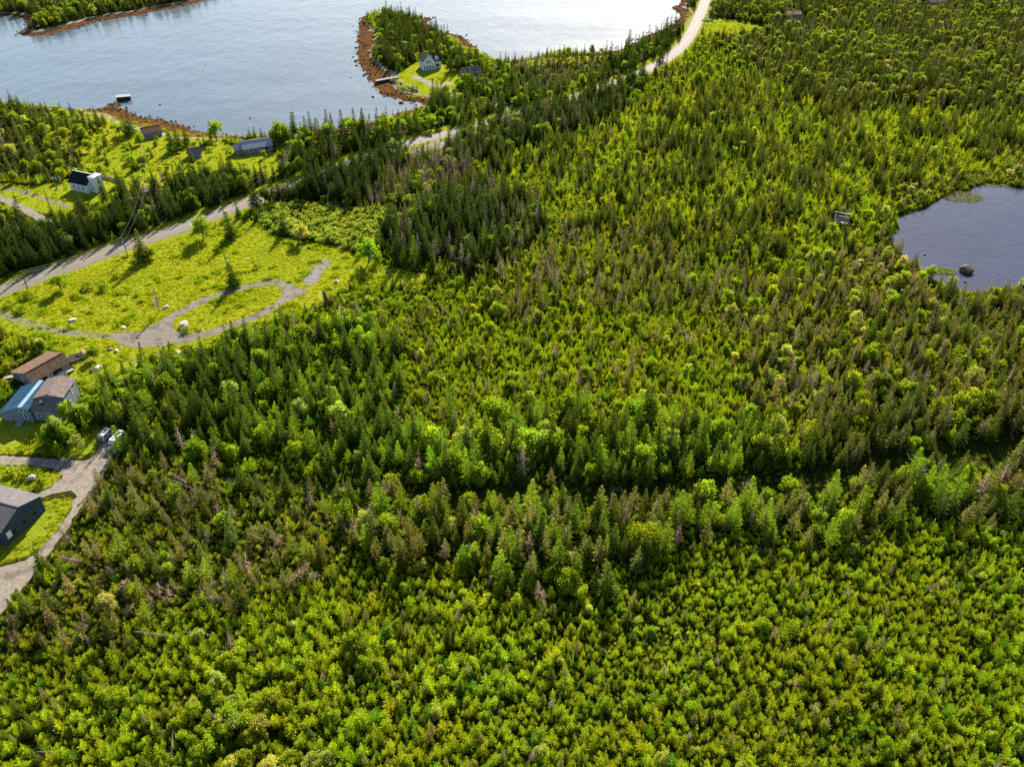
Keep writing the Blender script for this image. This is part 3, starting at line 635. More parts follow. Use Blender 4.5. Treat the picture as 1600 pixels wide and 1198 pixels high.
barrel(70, 602, "white barrel before the shed, nearest the blue roof", CAMPER); barrel(73.5, 601, "blue barrel before the brown roofed shed", surface("blue_plastic", (.03, .08, .22), (.04, .10, .26), 3, .5)); barrel(76, 603, "pale barrel right of the blue one before the shed", METAL)
def lumber(px, py, ang, n, label):
    x, y = P(px, py); o = thing("lumber_pile", label, "lumber", (x, y, 0), ang)
    for k in range(n): MB().box(-1.8 + .15 * (k % 3), 1.8 + .1 * (k % 2), -.7 + .36 * (k % 4), -.38 + .36 * (k % 4), .05 + .16 * (k // 4), .19 + .16 * (k // 4)).build("board", PLANK, o)
lumber(106, 582, .9, 10, "pile of grey boards at the shed's right corner"); lumber(14, 590, .4, 8, "pile of weathered boards left of the brown roofed shed"); lumber(186, 703, 1.0, 6, "loose boards lying beside the longer camper")
def trampoline():
    a = P(116, 562); o = thing("trampoline", "round dark trampoline standing between the shed and straw mound", "trampoline", (a[0], a[1], 0)); n = 24; R = 2.1; vs, fs = [], []
    MB().tube((0, 0, .80), (0, 0, .84), R * .93, None, 24).build("mat", DARK, o); m = MB()
    for k in range(n): a0, a1 = k * 2 * math.pi / n, (k + 1) * 2 * math.pi / n; m.tube((R * math.cos(a0), R * math.sin(a0), .85), (R * math.cos(a1), R * math.sin(a1), .85), .06, None, 5)
    m.build("rim", METAL, o)
    for k in range(6): t = k * math.pi / 3; MB().tube((R * math.cos(t), R * math.sin(t), 0), (R * math.cos(t), R * math.sin(t), .83), .04, None, 5).build("leg", METAL, o)
trampoline()
def mound(px, py, r, h, label, c1, c2, cat="mound", name="straw_mound"):
    x, y = P(px, py); bm = bmesh.new(); bmesh.ops.create_icosphere(bm, subdivisions=4, radius=1); 
    for v in bm.verts: v.co *= 1 + .18 * (vnoise(v.co.x, v.co.y, .3, px) - .5) + .1 * (vnoise(v.co.y, v.co.z, .13, py) - .5)
    me = bpy.data.meshes.new(name); bm.to_mesh(me); bm.free(); me.materials.append(surface(name, c1, c2, 3, .95, .1, bump=.6)); o = bpy.data.objects.new(name, me); COL.objects.link(o); o.location = (x, y, 0); o.scale = (r, r * .85, h); tag(o, label, cat)
mound(131, 556, 2.3, 1.9, "tan straw mound beside the dark leafy shrub", (.27, .19, .08), (.38, .29, .13))
def log(pa, pb, r, label, mat, za=0.2, zb=0.2, name="log", cat="log", stubs=0, group=None):
    A, B = P(*pa), P(*pb); o = thing(name, label, cat, (A[0], A[1], 0), 0.0, group); d = Vector((B[0] - A[0], B[1] - A[1], zb - za)); st = Vector((0, 0, za))
    m = MB(); m.tube(st, st + d * .5, r, r * .85, 7); m.tube(st + d * .5, st + d, r * .85, r * .6, 7); m.build("trunk", mat, o)
    if stubs:
        b = MB()
        for k in range(stubs):
            p = st + d * (.3 + .7 * random.random()); b.tube(p, p + Vector((random.gauss(0, .6), random.gauss(0, .6), .3 + .6 * random.random())), r * .3, .015, 4, False)
        b.build("branches", mat, o)
    return o
log((123,789), (143,769), .22, "grey log lying along the gravel track edge", GREYWOOD_)
log((66,1192), (0,1190), .001, "", GREYWOOD_) if False else None
log((116,1183), (54,1184), .11, "pale straight fallen trunk at the very bottom of the wood", GREYWOOD_, 1.9, 2.2, "fallen_trunk")
log((318,1028), (402,1026), .12, "long pale trunk lying level across the shrub tops", GREYWOOD_, 2.0, 2.3, "fallen_trunk", stubs=8)
log((215,998), (285,1007), .13, "fallen grey trunk among scraggly conifers", GREYWOOD_, 2.6, 2.4, "fallen_trunk", stubs=10)
log((292,998), (342,1003), .10, "short pale fallen trunk right of the grey one", GREYWOOD_, 2.4, 2.3, "fallen_trunk", stubs=4)
log((270,1198), (275,1110), .13, "crooked pale trunk lying end-on near the bottom edge", GREYWOOD_, 1.0, 2.0, "fallen_trunk", stubs=6)
log((248,925), (280,943), .12, "bleached fallen spruce with bare branches in the thinning wood", GREYWOOD_, 2.8, 2.4, "fallen_trunk", stubs=12)
log((329,1120), (352,1145), .10, "thin leaning dead trunk in the leaf thicket", GREYWOOD_, 3.0, 1.0, "fallen_trunk", stubs=3)
log((780,1120), (785,1150), .09, "thin yellowish dead stem in the front stand", GREYWOOD_, 3.4, 1.6, "fallen_trunk")
log((269,768), (321,785), .14, "brown dead spruce toppled in the wood by the track", GREYWOOD_, 4.5, 3.6, "fallen_trunk", stubs=16)
log((213,582), (209,560), .28, "stubby white log standing out of the bushes", GREYWOOD_, .3, 1.4)
log((254,580), (247,552), .22, "grey log on the bank below the loop drive", GREYWOOD_, .3, .9); log((268,574), (265,560), .2, "second grey log on the bank, right of the first", GREYWOOD_, .3, .9)
def old_stump():
    a = P(511, 476); o = thing("stump", "tall broken brown stump with a pale board nailed on, at the drive's end", "stump", (a[0], a[1], 0)); m = MB(); m.tube((0, 0, -.2), (-.2, 0, 2.8), 1.0, .72, 9); m.tube((-.2, 0, 2.8), (-.55, 0, 5.0), .72, .5, 9); m.tube((-.55, 0, 5.0), (-.7, 0, 5.7), .5, .12, 7); m.build("trunk", surface("rotten_bark", (.09, .06, .035), (.20, .15, .09), 1.6, .95, .1, bump=.5), o)
    MB().box(-2.3, -.6, -.55, -.35, 3.7, 3.95).build("board", WTRIM, o); MB().box(-2.0, -.9, -.5, -.1, 4.5, 4.62).build("board", PLANK, o)
old_stump()
def stone(px, py, h, label, mat, group=None):
    x, y = P(px, py); o = thing("gravestone", label, "gravestone", (x, y, 0), math.radians(-24), group); MB().prism_y([(-.55, .16), (.55, .16), (.55, h * .8), (.3, h), (-.3, h), (-.55, h * .8)], -.1, .1).build("slab", mat, o); MB().box(-.7, .7, -.25, .25, -.1, .155).build("plinth", ROCKP, o)
ROCKP = surface("plinth_stone", (.3, .29, .28), (.42, .41, .4), 2, .9)
stone(83,283,1.7,"white gravestone, left of three by the church",WTRIM); stone(88,282,1.6,"white gravestone, middle of three by the church",WTRIM); stone(93,281,1.7,"white gravestone, right of three by the church",WTRIM)
stone(43,301,1.2,"dark gravestone nearest the church path",ROCKP); stone(54,305,1.2,"dark gravestone just right of another by the path",ROCKP); stone(89,296,1.3,"dark gravestone alone on the church lawn",ROCKP)
def stone_wall(pa, pb, h, w, label):
    A, B = P(*pa), P(*pb); d = B - A; L = float(np.hypot(*d)); o = thing("stone_wall", label, "wall", (A[0], A[1], 0), math.atan2(d[1], d[0])); m = MB(); x = 0; g = random.Random(4)
    prof, n = [], int(L / .8); vs, fs = [], []
    for i in range(n + 1):
        x = L * i / n; hh = h * (.7 + .5 * g.random()); ww = w * (.8 + .4 * g.random()); vs += [(x, -ww, -.1), (x, -ww * .7, hh * .8), (x, 0, hh), (x, ww * .7, hh * .8), (x, ww, -.1)]
    for i in range(n):
        for k in range(4): fs.append((i * 5 + k, i * 5 + k + 1, (i + 1) * 5 + k + 1, (i + 1) * 5 + k))
    fs += [(0, 1, 2, 3, 4)[::-1], tuple(n * 5 + k for k in range(5))]; MB().add(vs, fs).build("stones", surface("field_stone", (.10, .09, .07), (.26, .24, .20), 1.6, .95, .1, bump=.6), o)
stone_wall((150, 275), (192, 286), 1.3, .7, "low mossy stone wall behind the church")
stone_wall((103, 263), (132, 270), 1.2, .6, "low stone wall at the back of the churchyard")

# ------------------------------------------------------------------ poles and wires
POLES = {}
def pole(px, py, h, label, arm=True, key=None, guy=None, group=None, lean=(0, 0)):
    x, y = P(px, py); t = resample(road, 5); i = int(np.argmin(np.hypot(t[:, 0] - x, t[:, 1] - y))); tt = t[min(i + 1, len(t) - 1)] - t[max(i - 1, 0)]
    o = thing("utility_pole", label, "utility pole", (x, y, 0), math.atan2(tt[1], tt[0]) + math.pi / 2, group); top = Vector((lean[0], lean[1], h))
    MB().tube((0, 0, -.3), top, .19, .13, 8).build("post", POLEW, o)
    if arm:
        MB().box(top.x - 1.2, top.x + 1.2, -.16, -.04, h - .8, h - .64).build("crossarm", POLEW, o)
        for s in (-1.1, 0, 1.1): MB().tube((top.x + s, -.10, h - .635), (top.x + s, -.10, h - .4), .07, .05, 6).build("insulator", METAL, o)
        MB().tube((top.x + .34, .1, h - 2.6), (top.x + .34, .1, h - 1.7), .26, None, 10).build("transformer", METAL, o) if key in ('B', 'E') else None
    if guy: MB().tube((0, 0, h * .85), guy, .05, None, 5).build("guy_wire", METAL, o)
    if key: POLES[key] = (x, y, h)
HW = "utility poles along the highway"
pole(-60,482,10,"utility pole past the near end of the highway",True,'Z') if False else None
pole(44,453,7.6,"leftmost highway pole, above the corner of grassy track and road",True,'A')
pole(200,402,8.2,"highway pole beside the greyish spruce on the meadow edge",True,'B')
pole(351,341,8.4,"highway pole behind the bushy dark spruce and its round neighbour",True,'C')
pole(231,348,11.5,"braced pole on the far verge of the highway",True,'D', (1.5, -6.5, 0)); pole(80,329,9.5,"brown pole standing at the lane below the church lawn",False,'F')
pole(356,424,7.5,"thin pole behind the lone spruce on the meadow",False,'M'); pole(457,268,11.5,"leaning pale pole before the lilac roofed house",True,'E', None, None, (-1.0, 0)); pole(606,236,11.5,"pole in the gap between shore spruces and the highway",True,'G')
pole(688,222,11,"pole by the gravel lot on the highway",True,'H'); pole(790,192,11,"pole where the highway dips behind the spruces",True,'I'); pole(877,166,11.5,"pale pole on the near verge below the bog",True,'J'); pole(990,110,11.5,"pole on the water side of the highway bend",True,'K'); pole(1035,58,11.5,"thin pole among the bank spruces by the water",True,'Q')
pole(1113,33,12,"pale pole beside the field gate at the far highway",True,'L'); pole(1100,66,10,"pole in the young spruces below the field",True,'N'); pole(233,262,11,"pole in the overgrown field behind the church",True,'R')
def wire(a, b, label, off=0.0):
    (x0, y0, h0), (x1, y1, h1) = POLES[a], POLES[b]; m = MB(); n = 12; L = math.hypot(x1 - x0, y1 - y0); nx, ny = -(y1 - y0) / L, (x1 - x0) / L
    for s in (-1.0, 1.0):
        pr = None
        for i in range(n + 1):
            t = i / n; p = (x0 + (x1 - x0) * t + nx * s, y0 + (y1 - y0) * t + ny * s, h0 - .4 + (h1 - h0) * t - L * .03 * 4 * t * (1 - t))
            if pr: m.tube(pr, p, .025, None, 3, False)
            pr = p
    o = m.build("power_line", METAL); tag(o, label, "power line")
wire('A', 'B', "pair of wires over the near highway between first and second poles"); wire('B', 'D', "pair of wires crossing the highway to the braced pole"); wire('D', 'R', "pair of pale wires running from braced pole to the overgrown field")
wire('L', 'N', "pair of bright wires beside the far field"); 
MB().box(0, 0, 0, 0, 0, 0) if False else None
def gate():
    a, b = P(1098, 34), P(1112, 33); d = b - a; L = float(np.hypot(*d)); o = thing("bridge", "short pale plank bridge from the highway to the field", "bridge", (a[0], a[1], 0), math.atan2(d[1], d[0])); MB().box(0, L, -1.7, 1.7, .1, .35).build("deck", PLANK, o)
    for s in (-1, 1): MB().box(0, L, s * 1.6 - .1, s * 1.6 + .1, .355, 1.0).build("parapet", ROCKP, o)
gate()


# ------------------------------------------------------------------ trees: shapes
class Leaves:
    def __init__(s): s.v, s.f, s.a = [], [], []
    def kite(s, p, d, side, length, width, val):
        o = len(s.v); m = p + d * (length * .45)
        s.v += [p, m + side * width * .5, p + d * length, m - side * width * .5]; s.f.append((o, o + 1, o + 2, o + 3)); s.a += [val] * 4
    def mesh(s, name, mat):
        me = bpy.data.meshes.new(name); me.from_pydata([tuple(q) for q in s.v], [], s.f)
        at = me.attributes.new('v', 'FLOAT', 'POINT'); at.data.foreach_set('value', np.array(s.a, np.float32)); me.materials.append(mat); return me
def unit(v): return v / (np.linalg.norm(v) + 1e-9)
def conifer(seed, h, r, whorls, nb, ns, rise=.12, pw=.9, zb=.06, fill=1.0, wid=.34, lenf=.42, lean=0.0, up=.15):
    g = np.random.default_rng(seed); L = Leaves(); lx = g.normal(0, lean, 2)
    ax = lambda z: np.array([lx[0] * z / h, lx[1] * z / h, z])
    for i in range(whorls):
        t = zb + (1 - zb) * (i + g.random() * .7) / whorls
        R0 = r * max(.06, (1 - t)) ** pw * (.55 + .45 * min(1, (t - zb) / .12 + .35)); n = max(3, int(nb * (.55 + .6 * (1 - t))))
        a0 = g.random() * 6.28
        for k in range(n):
            if g.random() > fill: continue
            az = a0 + k * 6.283 / n + g.normal(0, .22); R = R0 * (.68 + .5 * g.random()); val0 = g.random() * .5
            od = np.array([math.cos(az), math.sin(az), rise + g.normal(0, .10)]); od = unit(od); sd = np.array([-math.sin(az), math.cos(az), 0])
            base = ax(t * h)
            for j in range(ns):
                q = (j + .55 + .35 * g.random()) / ns
                p = base + od * R * q * .8
                sg = g.choice([-1, 1]); d = unit(od + sd * sg * (.25 + .6 * g.random()) * (1.1 - q * .7) + np.array([0, 0, up + g.normal(0, .18)]))
                s = unit(np.cross(d, np.array([g.normal(0, .35), g.normal(0, .35), 1.0])))
                ln = max(.28 * r * .5, R * lenf * (.75 + .5 * g.random()))
                L.kite(p, d, s, ln, ln * wid * (1.2 + .8 * g.random()), min(1, val0 + .5 * g.random()))
    for k in range(6):
        az = g.random() * 6.28; d = unit(np.array([math.cos(az) * .25, math.sin(az) * .25, 1])); p = ax(h * (.90 + .05 * g.random()))
        L.kite(p, d, unit(np.cross(d, g.normal(0, 1, 3))), h * .07 + .12, .12 + r * .05, .5 + .5 * g.random())
    return L
def trunk_mb(h, r, seed=0, lean=0.0):
    m = MB(); m.tube((0, 0, -.2), (0, 0, h * .5), r, r * .6, 6); m.tube((0, 0, h * .5), (0, 0, h * .93), r * .6, r * .15, 5); return m
def broadleaf(seed, h, r, lobes, per, leaf, zc=.46, flat=.8, spread=.72):
    g = np.random.default_rng(seed); L = Leaves(); T = MB(); th = h * .34
    T.tube((0, 0, -.2), (0, 0, th), h * .022 + .03, h * .016 + .02, 6)
    cs = []
    for k in range(lobes):
        az = k * 2.399 + g.normal(0, .3); q = math.sqrt((k + .5) / lobes)
        cz = h * (zc + .42 * (1 - q * q) * (.3 + .7 * g.random()) + .12 * g.normal()) ; cz = min(max(cz, h * .16), h * .88)
        c = np.array([math.cos(az) * r * spread * q, math.sin(az) * r * spread * q, cz]); cs.append(c)
        rl = r * (.20 + .24 * g.random()); lv = g.random()
        T.tube((0, 0, th * (.6 + .4 * g.random())), tuple(c), h * .011 + .015, .02, 4, False)
        for j in range(per):
            u = unit(g.normal(0, 1, 3)); u[2] *= flat; rad = rl * (.35 + .85 * g.random() ** .7)
            p = c + u * rad; d = unit(u * .7 + g.normal(0, .7, 3)); s = unit(np.cross(d, u + g.normal(0, .5, 3)))
            ln = leaf * (.7 + .7 * g.random()); L.kite(p - d * ln * .5, d, s, ln, ln * .75, .5 * lv + .5 * g.random())
    return L, T
def dead(seed, h, r, n, tw=.05):
    g = np.random.default_rng(seed); T = MB(); B = MB(); kn = (g.normal(0, .15), g.normal(0, .15))
    T.tube((0, 0, -.2), (kn[0], kn[1], h * .55), h * .012 + .035, h * .008 + .02, 5); T.tube((kn[0], kn[1], h * .55), (kn[0] * 2, kn[1] * 2, h), h * .008 + .02, .012, 5)
    for k in range(n):
        t = .22 + .76 * g.random(); az = g.random() * 6.28; R = r * (1 - t) ** .7 * (.4 + .7 * g.random())
        p = Vector((kn[0] * t * 1.6, kn[1] * t * 1.6, h * t)); e2 = p + Vector((math.cos(az) * R, math.sin(az) * R, R * (g.normal(.05, .3))))
        B.tube(p, e2, tw * (.5 + .5 * (1 - t)), tw * .25, 3, False)
        for q in range(3):
            f = p.lerp(e2, .4 + .5 * g.random()); az2 = az + g.normal(0, .9); l2 = R * (.2 + .3 * g.random())
            B.tube(f, f + Vector((math.cos(az2) * l2, math.sin(az2) * l2, l2 * g.normal(0, .5))), tw * .45, tw * .15, 3, False)
    return B, T
def bush(seed, h, r, n, leaf):
    g = np.random.default_rng(seed); L = Leaves()
    k = 5 + seed % 3; cs = [np.array([g.normal(0, .4) * r, g.normal(0, .4) * r, h * (.25 + .35 * g.random())]) for _ in range(k)]
    for j in range(n):
        c = cs[j % k]; u = unit(g.normal(0, 1, 3)); u[2] = abs(u[2]) * .9 - .1
        p = c + u * np.array([r * .55, r * .55, h * .5]) * (.5 + .5 * g.random() ** .5); p[2] = max(p[2], .02)
        d = unit(u + g.normal(0, .6, 3)); s = unit(np.cross(d, g.normal(0, 1, 3))); ln = leaf * (.6 + .8 * g.random()); L.kite(p, d, s, ln, ln * .7, g.random())
    return L
PROTO = {}                                   # kind -> list of (height, crown mesh, trunk mesh)
def mb_mesh(mb, name, mat):
    me = mb.mesh(name); me.materials.append(mat); return me
def joined(name, parts):
    me = bpy.data.meshes.new(name); bm = bmesh.new(); mats = []
    vl = None
    V, F, A, M = [], [], [], []
    for src in parts:
        o = len(V); n = len(src.vertices); co = np.empty(n * 3, np.float32); src.vertices.foreach_get('co', co); V += co.reshape(-1, 3).tolist()
        if 'v' in src.attributes: q = np.empty(n, np.float32); src.attributes['v'].data.foreach_get('value', q); A += q.tolist()
        else: A += [.5] * n
        m0 = len(mats); mats += list(src.materials)
        for p in src.polygons: F.append(tuple(i + o for i in p.vertices)); M.append(m0 + p.material_index)
    bm.free(); me.from_pydata(V, [], F); me.polygons.foreach_set('material_index', M)
    at = me.attributes.new('v', 'FLOAT', 'POINT'); at.data.foreach_set('value', np.array(A, np.float32))
    for m in mats: me.materials.append(m)
    me.update(); return me
def make_protos():
    for i in range(4):
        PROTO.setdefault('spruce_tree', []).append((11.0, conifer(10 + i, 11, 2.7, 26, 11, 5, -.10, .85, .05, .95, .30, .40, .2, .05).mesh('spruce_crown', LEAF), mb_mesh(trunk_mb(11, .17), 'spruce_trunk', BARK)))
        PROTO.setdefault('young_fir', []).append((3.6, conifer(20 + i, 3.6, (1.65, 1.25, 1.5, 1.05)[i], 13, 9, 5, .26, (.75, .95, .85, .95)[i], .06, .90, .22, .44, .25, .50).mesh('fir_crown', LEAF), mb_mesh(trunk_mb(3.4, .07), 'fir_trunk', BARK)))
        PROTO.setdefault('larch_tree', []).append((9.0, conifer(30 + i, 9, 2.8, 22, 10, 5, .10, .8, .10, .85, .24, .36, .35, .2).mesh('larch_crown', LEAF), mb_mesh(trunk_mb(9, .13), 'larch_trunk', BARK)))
        L, T = broadleaf(40 + i, 7.0, 2.9, 20 + 2 * i, 95, .36)
        PROTO.setdefault('broadleaf_tree', []).append((7.0, L.mesh('leafy_crown', LEAF), mb_mesh(T, 'branching_trunk', BARK)))
        c = conifer(50 + i, 6.5, 1.35, 20, 8, 4, .02, .6, .22, .72, .34, .5, .35, .12).mesh('thin_crown', LEAF)
        B, T = dead(70 + i, 6.6, 1.3, 34, .045)
        PROTO.setdefault('scraggly_conifer', []).append((6.5, joined('thin_crown', [c, mb_mesh(B, 'twigs', GREYWOOD)]), mb_mesh(T, 'thin_trunk', GREYWOOD)))
        B, T = dead(60 + i, 7.0, 1.7, 110, .06)
        PROTO.setdefault('dead_tree', []).append((7.0, mb_mesh(B, 'bare_branches', GREYWOOD), mb_mesh(T, 'bare_trunk', GREYWOOD)))
        PROTO.setdefault('bush', []).append((1.6, bush(80 + i, 1.6, 1.6, 300, .34).mesh('bush', LEAF), None))
make_protos()
LIB = {}
def library(kind):                           # the collection a wood of one kind draws its trees from
    if kind not in LIB:
        c = bpy.data.collections.new(kind + "_shapes"); LIB[kind] = c
        for i, (h, cr, tr) in enumerate(PROTO[kind]):
            o = bpy.data.objects.new(f"{kind}_shape_{'abcd'[i]}", joined(kind, [m for m in (cr, tr) if m])); c.objects.link(o)
    return LIB[kind]
def instancer(name, coll, pos, rot, scl, idx, tcol, label, cat=None):
    n = len(pos); me = bpy.data.meshes.new(name); me.vertices.add(n); me.vertices.foreach_set('co', np.asarray(pos, np.float32).ravel())
    for nm, ty, key, arr in (('rot', 'FLOAT_VECTOR', 'vector', rot), ('scl', 'FLOAT_VECTOR', 'vector', scl), ('tcol', 'FLOAT_VECTOR', 'vector', tcol), ('idx', 'INT', 'value', idx)):
        at = me.attributes.new(nm, ty, 'POINT'); at.data.foreach_set(key, np.asarray(arr, np.int32 if ty == 'INT' else np.float32).ravel())
    o = bpy.data.objects.new(name, me); COL.objects.link(o); tag(o, label, None, None, 'stuff')
    ng = bpy.data.node_groups.new(name + "_scatter", 'GeometryNodeTree')
    ng.interface.new_socket("Geometry", in_out='INPUT', socket_type='NodeSocketGeometry'); ng.interface.new_socket("Geometry", in_out='OUTPUT', socket_type='NodeSocketGeometry')
    N = ng.nodes; gi, go = N.new('NodeGroupInput'), N.new('NodeGroupOutput'); ip = N.new('GeometryNodeInstanceOnPoints'); ci = N.new('GeometryNodeCollectionInfo')
    ci.inputs['Collection'].default_value = coll; ci.inputs['Separate Children'].default_value = True; ci.inputs['Reset Children'].default_value = True
    def attr(nm, ty):
        x = N.new('GeometryNodeInputNamedAttribute'); x.data_type = ty; x.inputs['Name'].default_value = nm; return x.outputs['Attribute']
    e2r = N.new('FunctionNodeEulerToRotation'); k = ng.links.new
    k(gi.outputs[0], ip.inputs['Points']); k(ci.outputs[0], ip.inputs['Instance']); ip.inputs['Pick Instance'].default_value = True
    k(attr('idx', 'INT'), ip.inputs['Instance Index']); k(attr('rot', 'FLOAT_VECTOR'), e2r.inputs[0]); k(e2r.outputs[0], ip.inputs['Rotation']); k(attr('scl', 'FLOAT_VECTOR'), ip.inputs['Scale'])
    k(ip.outputs[0], go.inputs[0])
    md = o.modifiers.new("scatter", 'NODES'); md.node_group = ng
    return o

# ------------------------------------------------------------------ trees: what grows where (outlines surveyed from the photograph)
BASE = {'spruce_tree': (.135, .172, .020), 'young_fir': (.345, .415, .018), 'larch_tree': (.235, .325, .022), 'broadleaf_tree': (.265, .340, .024),
        'scraggly_conifer': (.225, .230, .042), 'dead_tree': (.3, .3, .3), 'bush': (.26, .325, .026)}
S, Y, T, B, K, D, U = 'spruce_tree', 'young_fir', 'larch_tree', 'broadleaf_tree', 'scraggly_conifer', 'dead_tree', 'bush'
